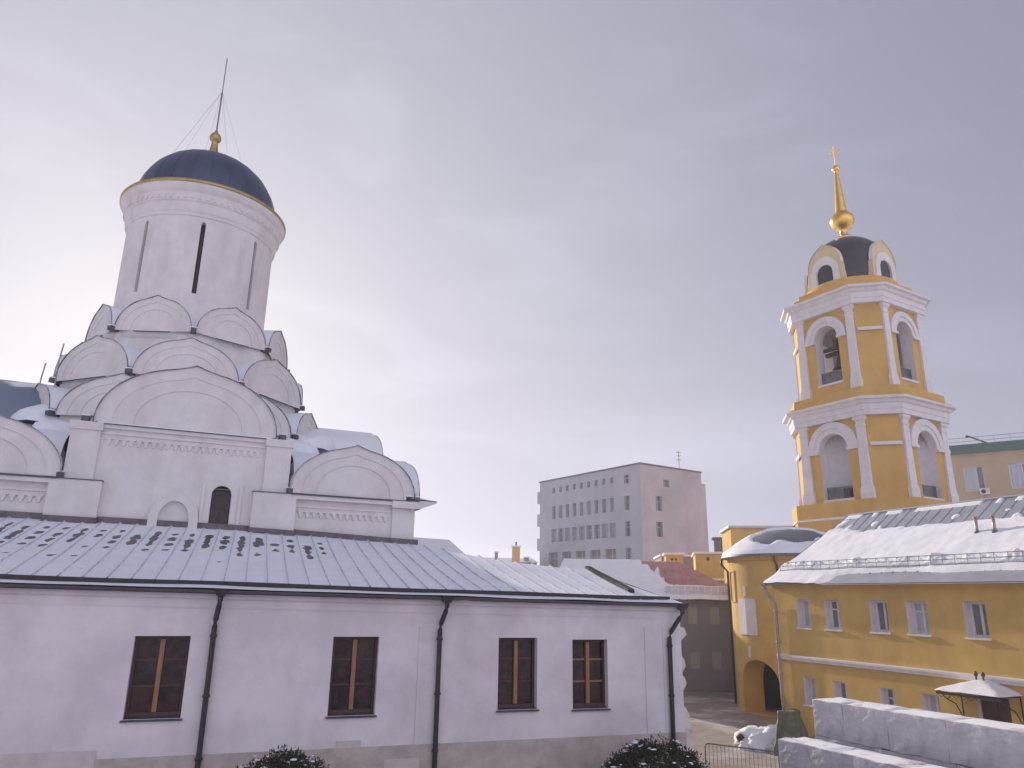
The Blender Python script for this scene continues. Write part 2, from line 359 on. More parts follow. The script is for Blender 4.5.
# body: four corner bays to 9.1, cross arms to 11.1, with pilasters
ARM = 3.62
wallface(b, -HW, HW, 0, 9.05, [(1.07, 1.75, 5.6, 9.049, 0.0)], .5, lambda x, d, z: (x, -HW+d, z)) if False else None
ops_mid = [(1.05, 1.73, 6.9, 9.22, .34)]
for k in range(4):
    s0 = len(b.v)
    # corner bay walls
    wallface(b, -HW, -ARM, 0, 9.1, (), fmap=lambda x, d, z: (x, -HW+d, z))
    wallface(b, ARM, HW, 0, 9.1, (), fmap=lambda x, d, z: (x, -HW+d, z))
    wallface(b, -ARM, ARM, 0, 11.1, ops_mid if k == 0 else (), .45, lambda x, d, z: (x, -HW-.02+d, z))
    # arm sides above corner bays
    b.poly([(-ARM, -HW-.02, 9.0), (-ARM, -2, 9.0), (-ARM, -2, 11.1), (-ARM, -HW-.02, 11.1)])
    b.poly([(ARM, -HW-.02, 9.0), (ARM, -2, 9.0), (ARM, -2, 11.1), (ARM, -HW-.02, 11.1)])
    # pilasters and string courses
    for sx in (-1, 1):
        b.box(sx*2.75, sx*3.66, -HW-.16, -HW-.02, 0, 10.95)
        b.box(sx*2.70, sx*3.72, -HW-.22, -HW, 10.80, 11.08)
        b.box(sx*7.72, sx*8.62, -HW-.13, -HW, 0, 8.80)
        b.box(sx*7.65, sx*8.80, -HW-.32, -HW, 8.80, 9.07)
        b.box(sx*3.72, sx*4.0, -HW-.16, -HW, 0, 8.95)
        b.box(sx*4.0, sx*7.65, -HW-.26, -HW, 8.90, 9.08)
        b.box(sx*2.45, sx*4.0, -HW-.26, -HW-.17, 0, 9.06); b.box(sx*2.45, sx*2.749, -HW-.17, -HW-.02, 0, 9.06)
        b.box(sx*4.0, sx*7.7, -HW-.05, -HW, 8.62, 8.70)
    b.box(-2.7, 2.7, -HW-.12, -HW-.02, 10.92, 11.07)
    b.box(-2.75, 2.75, -HW-.07, -HW-.02, 10.72, 10.80)
    # surround steps of the little window
    if k == 0:
        b.box(.72, .82, -HW-.09, -HW-.02, 7.0, 9.3); b.box(1.98, 2.08, -HW-.09, -HW-.02, 7.0, 9.3)
    b.tf(Matrix.Rotation(k*math.pi/2, 4, 'Z'), s0)
b.poly([(-HW, -HW, 9.1), (HW, -HW, 9.1), (HW, HW, 9.1), (-HW, HW, 9.1)])
b.poly([(-ARM, -HW, 11.1), (ARM, -HW, 11.1), (ARM, HW, 11.1), (-ARM, HW, 11.1)])
b.poly([(-HW, -ARM, 11.102), (HW, -ARM, 11.102), (HW, ARM, 11.102), (-HW, ARM, 11.102)])
b.box(-HW, -4, -3.3, 3.3, 11.11, 11.8)
b.build('wall', parent=cath)
# toothed frieze bands
for k in range(4):
    fr = MB().use(PLASTER)
    def teeth(xa, xb, z):
        n = int((xb-xa)/.235); st = (xb-xa)/n
        for i in range(n):
            x = xa+(i+.5)*st
            fr.idx([(x-.085, -HW-.07, z), (x+.085, -HW-.07, z), (x+.03, -HW-.07, z-.20), (x-.03, -HW-.07, z-.20), (x-.085, -HW-.01, z), (x+.085, -HW-.01, z), (x+.03, -HW-.01, z-.20), (x-.03, -HW-.01, z-.20)],
                   [(0, 1, 2, 3), (0, 3, 7, 4), (1, 5, 6, 2), (3, 2, 6, 7), (0, 4, 5, 1)])
        fr.box(xa, xb, -HW-.08, -HW-.01, z, z+.06)
    teeth(-2.6, 2.6, 10.55); teeth(4.1, 7.6, 8.45); teeth(-7.6, -4.1, 8.45)
    fr.tf(Matrix.Rotation(k*math.pi/2, 4, 'Z')); fr.build('frieze', parent=cath)
b = MB().use(EDGE)
for sx in (-1, 1): b.box(sx*2.42, sx*4.02, -HW-.30, -HW-.02, 9.062, 9.09)
b.build('ledge_flashing', parent=cath)
# window of the front wall and the blind keel niche
q = MB().use(GLASS); q.box(1.05, 1.73, -HW+.30, -HW+.32, 6.9, 9.25)
wn = q.build('window', parent=cath); q = MB().use(WOOD)
q.box(1.38, 1.40, -HW+.27, -HW+.30, 6.9, 9.2)
for z in (7.4, 7.9, 8.4, 8.9): q.box(1.05, 1.73, -HW+.27, -HW+.30, z, z+.02)
q.build('frame', parent=wn)
q = MB().use(PLASTER); pr = keel(.80, 1.16, 24, .2, .45); pi_ = keel(.50, .70, 24, .0)
NX, NZ = -.10, 7.85
for i in range(24):
    a, c, d, e = pr[i], pr[i+1], pi_[i+1], pi_[i]
    q.poly([(NX+a[0], -HW-.22, NZ+a[1]), (NX+c[0], -HW-.22, NZ+c[1]), (NX+d[0], -HW-.22, NZ+d[1]), (NX+e[0], -HW-.22, NZ+e[1])])
    q.poly([(NX+a[0], -HW-.22, NZ+a[1]), (NX+c[0], -HW-.22, NZ+c[1]), (NX+c[0], -HW-.01, NZ+c[1]), (NX+a[0], -HW-.01, NZ+a[1])])
    q.poly([(NX+e[0], -HW-.22, NZ+e[1]), (NX+d[0], -HW-.22, NZ+d[1]), (NX+d[0], -HW-.01, NZ+d[1]), (NX+e[0], -HW-.01, NZ+e[1])])
for sx in (-1, 1): q.box(NX+sx*.50, NX+sx*.80, -HW-.22, -HW-.01, 6.9, NZ)
q.build('blind_niche', parent=cath)
# arches over the arms and corner bays on all four faces
for k in range(4):
    M = Matrix.Rotation(k*math.pi/2, 4, 'Z')
    def at(x, y, z): return tuple(M @ Vector((x, y, z)))
    vault('arm_gable', cath, 3.05, 2.42, 4.8, at(0, -HW-.06, 11.13 if k != 3 else 11.8), k*math.pi/2, snow=1, roofmat=SROOF2 if k == 3 else None, over=.08, edge=.026, lw=.95, rim=RIM)
    for sx in (-1, 1):
        vault('corner_gable', cath, 2.42, 2.0, 4.9, at(sx*6.12, -HW-.26, 9.12), k*math.pi/2, snow=0, over=.07, edge=.022, rim=RIM, lw=.96, rings=((1.0, .0), (.82, .04)), tym=.09)
b = MB().use(PLASTER); b.idx([(8.4, -8.75, 8.72), (8.9, -8.75, 8.85), (9.5, -8.75, 9.08), (9.5, -8.75, 9.14), (8.4, -8.75, 9.14), (8.4, -6.5, 8.72), (8.9, -6.5, 8.85), (9.5, -6.5, 9.08), (9.5, -6.5, 9.14), (8.4, -6.5, 9.14)], [(0, 1, 2, 3, 4), (9, 8, 7, 6, 5), (0, 5, 6, 1), (1, 6, 7, 2), (2, 7, 8, 3), (3, 8, 9, 4)])
b.build('eaves_spout', parent=cath)
b = MB().use(SNOW, True); b.grid(12, 8, lambda u, v: (8.4+1.1*u, -8.8+2.3*v, 9.14+.22*(1-u)*min(1, min(v, 1-v)*8+.2)+.02)); b.build('snow', parent=cath)
# octagonal tiers
DX, DY = -.36, 0.0
b = MB().use(PLASTER)
def octo(r_in, z, rot=0, cx=DX, cy=DY):
    rr = r_in/math.cos(math.pi/8)
    return [(cx+rr*math.cos(rot+math.pi/4*j), cy+rr*math.sin(rot+math.pi/4*j), z) for j in range(8)]
T1, T2, T3 = 6.0, 5.1, 4.15
b.loft([octo(T1-.25, 9.0, 0), octo(T1-.25, 12.1, 0)])
b.loft([octo(T2-.25, 11.9, math.pi/8), octo(T2-.25, 13.95, math.pi/8)])
b.loft([octo(T3-.2, 13.8, 0), octo(T3-.2, 16.3, 0)])
b.build('tier_base', parent=cath)
KX = DX
for T, z, hw, h, off, L in ((T1, 12.0, 2.28, 1.72, 22.5, 2.6), (T2, 13.9, 2.02, 1.82, 0, 2.3), (T3, 16.2, 1.62, 1.62, 22.5, 1.9)):
    for j in range(8):
        th = R(off+45*j)
        # outward direction for local -y after rotation th
        ox, oy = math.sin(th), -math.cos(th)
        vault('kokoshnik', cath, hw, h, L, (DX+ox*T, DY+oy*T, z), th, snow=1 if T != T1 else 0, over=.05, edge=.022, lw=.46, rim=RIM)
# little corner blocks and dark gutter spouts between the arches
sp = MB().use(EDGE)
spouts = []
for T, z, off in ((T1, 12.0, 0), (T2, 13.9, 22.5), (T3, 16.2, 0)):
    for j in range(8):
        th = R(off+45*j); rr = T/math.cos(R(22.5))-.12
        spouts.append((DX+math.sin(th)*rr, DY-math.cos(th)*rr, z, th))
for k in range(4):
    th = k*math.pi/2
    for sx in (-1, 1):
        for (x, z, y) in ((3.3, 11.13, -HW+.05), (3.72, 9.13, -HW), (8.65, 9.13, -HW)):
            p = Matrix.Rotation(th, 4, 'Z') @ Vector((sx*x, y, z)); spouts.append((p.x, p.y, z, th))
for (x, y, z, th) in spouts:
    s_ = MB().use(EDGE); s_.box(-.11, .11, -.27, .3, -.04, .14); s_.use(SNOW).box(-.13, .13, -.25, .3, .141, .19)
    s_.build('gutter_spout', parent=cath, loc=(x, y, z), rot=(0, 0, th))
# drum
DX = -.58
b = MB().use(PLASTER)
def drum_wall(z0, z1):
    n = 8; rd = 3.38
    fm = lambda a, d, z: (DX+(rd-d)*math.sin(a), DY-(rd-d)*math.cos(a), z)
    ops = [(R(45*j)-.03, R(45*j)+.03, 18.35, 21.9, .12) for j in range(-3, 5)]
    wallface(b, -math.pi, math.pi+.05, z0, z1, ops[:-1] + [(R(180)-.03, R(180)+.03, 18.35, 21.9, .12)], .32, fm, 4, 96)
drum_wall(15.8, 22.5)
dr = b.build('drum', parent=cath)
b = MB().use(GLASS); b.lathe([(3.07, 18.2), (3.07, 22.1)], DX, DY, 48); b.build('slit_glazing', parent=dr)
for p in dr.data.polygons: p.use_smooth = False
b = MB().use(PLASTER, True)
b.lathe([(3.38, 15.9), (4.05, 15.95), (4.0, 16.5), (3.75, 17.3), (3.5, 17.9), (3.385, 18.1)], DX, DY, 64)
b.build('drum_skirt', parent=cath)
b = MB().use(PLASTER)
b.lathe([(3.36, 22.1), (3.43, 22.12), (3.45, 22.25), (3.50, 22.32), (3.52, 22.75), (3.60, 22.82), (3.64, 23.2), (3.76, 23.32), (3.84, 23.45), (3.86, 23.58), (3.3, 23.74)], DX, DY, 96)
b.build('cornice', parent=cath)
b = MB().use(PLASTER)
for j in range(72):
    th = 2*math.pi*j/72
    s0 = len(b.v); b.box(-.06, .06, -3.66, -3.5, 22.88, 23.08); b.tf(Matrix.Translation((DX, DY, 0)) @ Matrix.Rotation(th, 4, 'Z'), s0)
b.build('frieze', parent=cath)
b = MB().use(DGOLD, True); b.lathe([(3.80, 23.57), (3.90, 23.58), (3.91, 23.70), (3.86, 23.76), (3.3, 23.84)], DX, DY, 96); b.build('gilded_rim', parent=cath)
b = MB().use(DOME, True)
prof = [(3.72, 24.5), (3.70, 24.75)]
for i in range(1, 17):
    t = math.pi/2*i/16; prof.append((3.62*math.cos(t)**.92 if i < 16 else .01, 24.75+3.0*math.sin(t)))
prof = [(3.36, 23.7)]+[(3.34*math.cos(math.pi/2*i/18)**.95 if i < 18 else .01, 23.85+3.2*math.sin(math.pi/2*i/18)) for i in range(19)]
b.lathe(prof, DX, DY, 64); dm = b.build('dome', parent=cath)
b = MB().use(DOME)
for j in range(24):
    th = 2*math.pi*j/24; pts = [(DX+(r+.008)*math.cos(th), DY+(r+.008)*math.sin(th), z) for r, z in prof[1:-1]]
    b.tube(pts, .006, 4)
b.build('seam', parent=dm)
b = MB().use(DGOLD, True)
b.lathe([(.01, 26.9), (.36, 26.95), (.33, 27.2), (.24, 27.5), (.18, 27.9), (.15, 28.15), (.2, 28.2), (.27, 28.28), (.29, 28.4), (.26, 28.54), (.18, 28.66), (.09, 28.72), (.09, 28.82), (.01, 28.86)], DX-.1, DY, 24)
b.build('finial', parent=cath)
b = MB().use(mat('dull_steel', (.22, .19, .19), (.3, .26, .26), 2, .4, .6)); b.tube([(DX-.1, DY, 28.7), (DX-.1, DY, 31.2)], .045, 6); b.tube([(DX-.1, DY, 31.2), (DX-.1, DY, 33.4)], .028, 6)
b.build('rod', parent=cath)
b = MB().use(MATS['dull_steel'])
for a in (20, 110, 200, 290, 155):
    t = R(a); b.tube([(DX-.1, DY, 31.3), (DX-.1+1.9*math.cos(t), DY+1.9*math.sin(t), 26.7)], .006, 4)
b.build('guy_wire', parent=cath)
for (x, y, z) in ((-5.9, -2.0, 13.4), (-5.2, -3.2, 14.0)):
    b = MB().use(MATS['dull_steel']); b.tube([(x, y, z-1.4), (x-.03, y, z+.6), (x+.03, y, z+1.3)], .03, 5); b.build('thin_rod', parent=cath)
DX = KX
# snow lying in the angles between the tiers
def mound(parent, name, c, rx, ry, rz_, seed=0, m=SNOW, amp=.25, nu=20, nv=8):
    q = MB().use(m, True)
    def f(u, v):
        a = 2*math.pi*u; r = 1-v
        n = noise.noise(Vector((math.cos(a)*r*2+seed, math.sin(a)*r*2, seed*.7)))+.35*noise.noise(Vector((math.cos(a)*r*7+seed, math.sin(a)*r*7, seed)))
        k = 1+amp*n
        return (c[0]+rx*math.cos(a)*math.cos(v*math.pi/2)*k, c[1]+ry*math.sin(a)*math.cos(v*math.pi/2)*k, c[2]+rz_*math.sin(v*math.pi/2)*(1+amp*n))
    q.grid(nu, nv, f); return q.build(name, parent=parent)
for i, (x, y, z, a, h) in enumerate(((5.9, -5.6, 10.2, 1.9, 1.1), (-5.9, -5.6, 10.2, 1.9, 1.1), (5.0, -3.0, 11.7, 1.4, .9), (-5.2, -3.2, 11.7, 1.4, .9), (4.3, -4.6, 11.1, 1.0, .9), (-4.6, -4.6, 11.1, 1.0, .8))):
    mound(cath, 'snow', (x, y, z), a, a, h, i)
# small porch roof behind the right corner
pr_ = MB().use(SROOF); 

# ------------------------------------------------------------------ the white gallery in front
G = R(19); GD = Vector((math.cos(G), math.sin(G), 0)); GNv = Vector((-math.sin(G), math.cos(G), 0))
gal = empty('gallery_building', (-8.25, 18.60, 0), G, 'long low white building with snowy sheet roof and wooden windows before the cathedral', 'building')
SE = 14.18
ez = lambda s: 5.42-.0125*(s-5)
wins = [(-.56, .66, 2.66, 4.48), (4.03, 5.2, 2.59, 4.46), (8.47, 9.6, 2.60, 4.43), (10.66, 11.75, 2.56, 4.38)]
b = MB().use(GPLASTER)
def gmap(x, d, z): return (x, d, z if z < 5.4 else ez(x))
xsplit = [-14, SE]
wallface(b, -14, SE, 1.86, 5.5, [(a, c, z0, z1, 0) for a, c, z0, z1 in wins], .34, lambda x, d, z: (x, d, ez(x)-.05 if z > 5.4 else z), xtra=8)
b.poly([(SE, 0, 0), (SE, 10, 0), (SE, 10, 5.3), (SE, 0, ez(SE)-.05)])
b.poly([(-14, 0, 0), (-14, 8, 0), (-14, 8, 5.5), (-14, 0, ez(-14)-.05)])
b.poly([(-14, 8, 0), (SE, 10, 0), (SE, 10, 5.3), (-14, 8, 5.5)])
# stepped eaves cornice, running with the eaves
def strip(mb, d, za, zb, s0=-14, s1=SE, n=6):
    for i in range(n):
        a = s0+(s1-s0)*i/n; c = s0+(s1-s0)*(i+1)/n
        P = [(a, -d, ez(a)+za), (c, -d, ez(c)+za), (c, -d, ez(c)+zb), (a, -d, ez(a)+zb)]
        mb.poly(P); mb.poly([P[0], P[1], (c, 0, ez(c)+za), (a, 0, ez(a)+za)]); mb.poly([P[3], P[2], (c, 0, ez(c)+zb), (a, 0, ez(a)+zb)])
    for x in (s0, s1): mb.poly([(x, -d, ez(x)+za), (x, 0, ez(x)+za), (x, 0, ez(x)+zb), (x, -d, ez(x)+zb)])
strip(b, .025, -.34, -.12); strip(b, .12, -.12, -.004)
# seams of the wall: shallow pilaster strips
for s_, wd in ((6.25, .10), (12.95, .09), (13.55, .6)): b.box(s_, s_+wd, -.03, .0, 1.86, 4.72)
b.build('wall', parent=gal)
b = MB().use(PLINTH)
b.box(-14, SE+.02, -.035, .0, 0, 1.86)
b.use(PLATCH)
b.box(-14, -1.0, -.045, -.035, 1.2, 2.04); b.box(4.3, 4.9, -.04, .0, 1.862, 2.02); b.box(5.5, 6.4, -.047, -.036, 1.25, 1.55)
b.build('plinth', parent=gal)
# windows
for wi, (a, c, z0, z1) in enumerate(wins):
    f = MB().use(WOOD)
    y0, y1 = .20, .28
    f.box(a, a+.07, y0, y1, z0, z1); f.box(c-.07, c, y0, y1, z0, z1); f.box(a+.07, c-.07, y0, y1, z1-.08, z1); f.box(a+.07, c-.07, y0, y1, z0, z0+.12)
    mid = (a+c)/2
    for z in (z0+(z1-z0)*.38, z0+(z1-z0)*.70): f.use(WOODL if wi == 3 else WOOD).box(a+.07, mid-.07, y0+.02, y1-.01, z-.025, z+.025); f.box(mid+.07, c-.07, y0+.02, y1-.01, z-.025, z+.025)
    fo = f.build('window', parent=gal, bevel=.006)
    p = MB().use(WOODL); p.box(mid-.055, mid+.055, y0-.03, y1, z0+.12, z1-.08); p.build('mullion', parent=fo, bevel=.008)
    p = MB().use(GLASS)
    def gp(u, v, a=a, c=c, z0=z0, z1=z1, wi=wi): return (a+(c-a)*u, .262+.004*noise.noise(Vector((u*2+wi, v*3, 0))), z0+(z1-z0)*v)
    p.grid(6, 8, gp); p.build('pane', parent=fo)
    p = MB().use(EDGE); p.idx([(a-.05, -.07, z0-.05), (c+.05, -.07, z0-.05), (c+.05, -.07, z0-.02), (a-.05, -.07, z0-.02), (a-.0, .2, z0+.03), (c+.0, .2, z0+.03), (a, .2, z0-.05), (c, .2, z0-.05)],
                              [(0, 1, 2, 3), (3, 2, 5, 4), (0, 6, 7, 1), (0, 3, 4, 6), (1, 7, 5, 2)])
    p.build('sill', parent=fo)
# roof surface (ruled between eaves and the cathedral's foot / ridge)
RP = [(-14, 7.2, 7.72), (-9.24, 7.68, 7.76), (-5.95, 7.97, 7.71), (1.02, 8.58, 7.64), (7.7, 9.16, 7.45), (8.9, 7.2, 7.10), (10.4, 5.6, 6.72), (12.0, 4.6, 6.53), (13.1, 4.1, 6.48)]
def rp(s):
    for (a, b_) in zip(RP[:-1], RP[1:]):
        if s <= b_[0]:
            t = (s-a[0])/(b_[0]-a[0]); t = max(0, t)
            return (a[1]+(b_[1]-a[1])*t, a[2]+(b_[2]-a[2])*t)
    return RP[-1][1:]
def roofp(s, v, dz=0):
    t1, z1 = rp(min(s, 13.1)); e = ez(s)+.06
    t = -.34+(t1+.34)*v
    sag = -.05*math.sin(math.pi*v)
    ss = s
    if s > 13.1:  # hip end: ridge end point shared, eaves run on
        k = (s-13.1); ss = 13.1+k*(1-v)
    return (ss, t, e+(z1-e)*v+sag+dz)
b = MB().use(BMET)
SS = [-14+i*(28.5/60) for i in range(61)]
nu = 114
b.grid(nu, 24, lambda u, v: roofp(-14+28.20*u, v))
b.grid(20, 2, lambda u, v: (lambda p: (p[0]*(1), p[1]+4*v, p[2]-1.2*v))(roofp(7.9+5.2*u, 1)))
b.idx([roofp(14.20, 0), (14.20, 9.5, ez(14)+.1), roofp(13.1, 1), (13.1, 8.1, 5.5)], [(0, 1, 2)])
b.poly([(-14, -.34, ez(-14)-.0), (14.20, -.34, ez(14.20)-.0), (14.20, .02, ez(14.20)-.0), (-14, .02, ez(-14)-.0)])
ro = b.build('roof', parent=gal)
# standing seams
b = MB().use(mat('pale_seam_metal', (.42, .44, .50), (.66, .68, .74), 3, .6, lo=.4, hi=.6))
s_ = -13.6
while s_ < 13.0:
    pts = [roofp(s_, i/12, .012) for i in range(1, 13)]
    for p, q2 in zip(pts[:-1], pts[1:]):
        b.idx([(p[0]-.012, p[1], p[2]), (p[0]+.012, p[1], p[2]), (q2[0]+.012, q2[1], q2[2]), (q2[0]-.012, q2[1], q2[2]),
               (p[0]-.012, p[1], p[2]+.078), (p[0]+.012, p[1], p[2]+.078), (q2[0]+.012, q2[1], q2[2]+.078), (q2[0]-.012, q2[1], q2[2]+.078)], [(4, 5, 6, 7), (0, 4, 7, 3), (1, 2, 6, 5)])
    s_ += .53
b.build('standing_seam', parent=ro)
# thin snow sheet with melted-through patches (real relief: it dips under the sheet metal where bare)
def snow_h(s, v):
    t = v*8.8
    bay = (s+13.6)/.53; fr_ = bay-math.floor(bay)-.5; bi = math.floor(bay)
    h = .035+.03*noise.noise(Vector((s*.5, t*.5, 3)))
    h += .03*min(1, max(0, v*14-.8))*math.exp(-((abs(fr_)-.5)*.53/.05)**2)
    # two rows of melted ovals, one per bay
    rnd = noise.noise(Vector((bi*3.7, 1.3, 0)))
    dens = max(0, min(1, (3.6-s)/3.5))
    for (tc_, hh, wdt, need, sd) in ((7.5, .34, .12, -.15, 3), (6.65, .46, .17, -.9, 0), (5.75, .40, .15, -.35, 5), (4.9, .28, .12, .0, 9), (3.6, .2, .11, .2, 13), (2.0, .14, .10, .36, 17)):
        r2 = noise.noise(Vector((bi*2.31+sd, sd*1.7, .5)))
        if r2+dens*.35 < need+.15: continue
        if s > 4.2: continue
        tt = tc_+.35*noise.noise(Vector((bi*1.7, sd, 2)))
        cx = .06*r2
        k = ((fr_-cx)*.53/(wdt*(.8+.5*r2)))**2+((t-tt)/(hh*(1+.7*rnd)))**2
        k += 1.0*noise.noise(Vector((s*4.0, t*5.0, sd)))+.5*noise.noise(Vector((s*9, t*11, sd)))
        if k < 1.3: h -= .09*max(0, min(1, (1.3-k)/.9))
    # bare strip at the very eaves under the snow-stop
    return h
b = MB().use(SNOW, True)
def sn(u, v):
    s = -13.9+28.13*u; vv = .012+.975*v
    p = roofp(s, vv); h = snow_h(s, vv)
    # edges taper
    h -= .05*max(0, 1-u/.004) + .03*max(0, 1-(1-u)/.0015)
    return (p[0], p[1], p[2]+h)
b.grid(900, 130, sn)
b.build('snow_cover', parent=ro, fix=False)
# dark built-in gutter step running above the eaves
b = MB().use(DARK)
def gut(s, dv, dz):
    p = roofp(s, .0); t = .06+dv+.04*math.sin(s*.9)
    v = (t+.34)/(rp(min(s, 13.1))[0]+.34); p = roofp(s, v); return (p[0], p[1], p[2]+dz+.03)
n = 60
for i in range(n):
    a = -14+28.0*i/n; c = -14+28.0*(i+1)/n
    q8 = [gut(a, 0, -.05), gut(c, 0, -.05), gut(c, .03, .11), gut(a, .03, .11), gut(a, .12, .09), gut(c, .12, .09), gut(c, .14, -.05), gut(a, .14, -.05)]
    b.idx(q8, [(0, 1, 2, 3), (3, 2, 5, 4), (4, 5, 6, 7)])
b.build('snow_stop', parent=ro)
b = MB().use(PIPE)
n = 40
for i in range(n):
    a = -14+28.18*i/n; c = -14+28.18*(i+1)/n
    for (y0, z0, y1, z1) in ((-.36, .01, -.36, .065), (-.36, .065, -.33, .075), (-.36, .01, -.30, .0)):
        b.poly([(a, y0, ez(a)+z0), (c, y0, ez(c)+z0), (c, y1, ez(c)+z1), (a, y1, ez(a)+z1)])
b.build('drip_edge', parent=ro)
# dark verge strip running up the roof near its right end
b = MB().use(DARK)
pv = [roofp(12.82+.03*math.sin(i), .02+.97*i/8+.06, .0) for i in range(9)]
pv = []
for i in range(11):
    v = .30+.68*i/10; p = roofp(13.09+.18*i/10*0+.05*math.sin(i*.5), v); pv.append(p)
for p, q2 in zip(pv[:-1], pv[1:]):
    b.idx([(p[0]-.12, p[1], p[2]), (p[0]+.12, p[1], p[2]), (q2[0]+.12, q2[1], q2[2]), (q2[0]-.12, q2[1], q2[2]),
           (p[0]-.11, p[1], p[2]+.14), (p[0]+.11, p[1], p[2]+.14), (q2[0]+.11, q2[1], q2[2]+.14), (q2[0]-.11, q2[1], q2[2]+.14)],
          [(4, 5, 6, 7), (0, 4, 7, 3), (1, 2, 6, 5), (0, 1, 5, 4), (3, 7, 6, 2)])
b.build('verge_flashing', parent=ro)
# flashing at the foot of the cathedral
b = MB().use(BMET)
CI = Matrix.Translation(cath.location) @ Matrix.Rotation(A, 4, 'Z')
GI = (Matrix.Translation(gal.location) @ Matrix.Rotation(G, 4, 'Z')).inverted()
xs_ = [-8.8, -7.6, -7.58, -4.03, -4.02, -2.6, -2.42, -2.40, 1.05, 1.8, 2.40, 2.42, 2.6, 4.02, 4.03, 7.60, 8.75]
off = [.34, .34, .10, .10, .34, .34, .34, .10, .10, .10, .10, .34, .34, .34, .10, .34, .34]
P_ = []
for x, o_ in zip(xs_, off):
    p = GI @ (CI @ Vector((x, -HW-o_, 0))); v = (p.y+.34)/(rp(p.x)[0]+.34); zz = roofp(p.x, min(v, 1.0))[2]
    P_.append((p.x, p.y, zz))
for p, q2 in zip(P_[:-1], P_[1:]):
    b.poly([(p[0], p[1], p[2]-.1), (q2[0], q2[1], q2[2]-.1), (q2[0], q2[1], q2[2]+.24), (p[0], p[1], p[2]+.24)])
    b.poly([(p[0], p[1], p[2]+.2), (q2[0], q2[1], q2[2]+.24), (q2[0], q2[1]+.4, q2[2]+.24), (p[0], p[1]+.4, p[2]+.24)])
b.build('wall_flashing', parent=ro)
# downpipes
def downpipe(parent, s, top, bot=0.15, kink=.32, shift=.0, m=PIPE, r=.065, y=-.12, topy=-.3, hopper=True, name='downpipe'):
    b = MB().use(m, True)
    b.tube([(s+shift, topy, top), (s+shift, topy, top-.22), (s+shift*.8, topy+.02, top-.34), (s+shift*.1, y-.02, top-.34-kink), (s, y, top-.5-kink), (s, y, bot+.3), (s, y, bot+.12), (s, y-.18, bot)], r, 12)
    if hopper:
        b.use(m); b.loft([[(s+shift-.09, topy-.09, top-.12), (s+shift+.09, topy-.09, top-.12), (s+shift+.09, topy+.09, top-.12), (s+shift-.09, topy+.09, top-.12)],
                [(s+shift-.17, topy-.13, top+.05), (s+shift+.17, topy-.13, top+.05), (s+shift+.17, topy+.15, top+.05), (s+shift-.17, topy+.15, top+.05)]])
    z = top-.75-kink
    while z > bot+.4:
        b.use(m, True); b.tube([(s, y, z), (s, y, z+.06)], r+.022, 12); b.use(m); b.box(s-.015, s+.015, y, 0, z+.015, z+.045); z -= 1.35
    return b.build(name, parent=parent)
downpipe(gal, 1.17, ez(1)+.06, shift=.06)
downpipe(gal, 6.78, ez(7)+.06, shift=.12)
downpipe(gal, 13.72, ez(14)+.04, shift=.36, kink=.42)
# carved white stone profile on the end wall
b = MB().use(PLASTER, True)
prof = [(4.75, .05), (4.7, .28), (4.5, .36), (4.35, .18), (4.2, .08), (3.95, .10), (3.8, .24), (3.6, .28), (3.42, .14), (3.38, .10), (3.3, .22), (3.12, .28), (2.95, .18), (2.85, .06), (2.6, .06), (2.45, .22), (2.25, .34), (2.1, .28), (1.95, .40), (1.8, .42), (1.78, .34), (1.2, .34), (1.18, .46), (.9, .46), (.2, .48), (0, .5)]
for i in range(len(prof)-1):
    (z1, o1), (z2, o2) = prof[i], prof[i+1]
    b.poly([(SE+o1, .25, z1), (SE+o1, 1.1, z1), (SE+o2, 1.1, z2), (SE+o2, .25, z2)])
    for y in (.25, 1.1): b.poly([(SE-.02, y, z1), (SE+o1, y, z1), (SE+o2, y, z2), (SE-.02, y, z2)])
b.build('carved_pilaster', parent=gal)
# small snowy annex roof behind the cathedral's right corner
an = empty('low_annex', (-4.75, 41.5, 0), R(12), 'low annex with blue grey snowy roof seen behind the right corner of the cathedral', 'building')
b = MB().use(PLASTER); b.box(-2.4, 2.2, 0, 4, 0, 7.6); b.build('wall', parent=an)
b = MB().use(SROOF); b.loft([[(-2.7, -.3, 7.6), (2.5, -.3, 7.6), (2.5, 4.3, 7.6), (-2.7, 4.3, 7.6)], [(-2.4, 1.2, 8.75), (1.6, 1.2, 8.6), (1.6, 2.8, 8.6), (-2.4, 2.8, 8.75)]]); b.build('roof', parent=an)

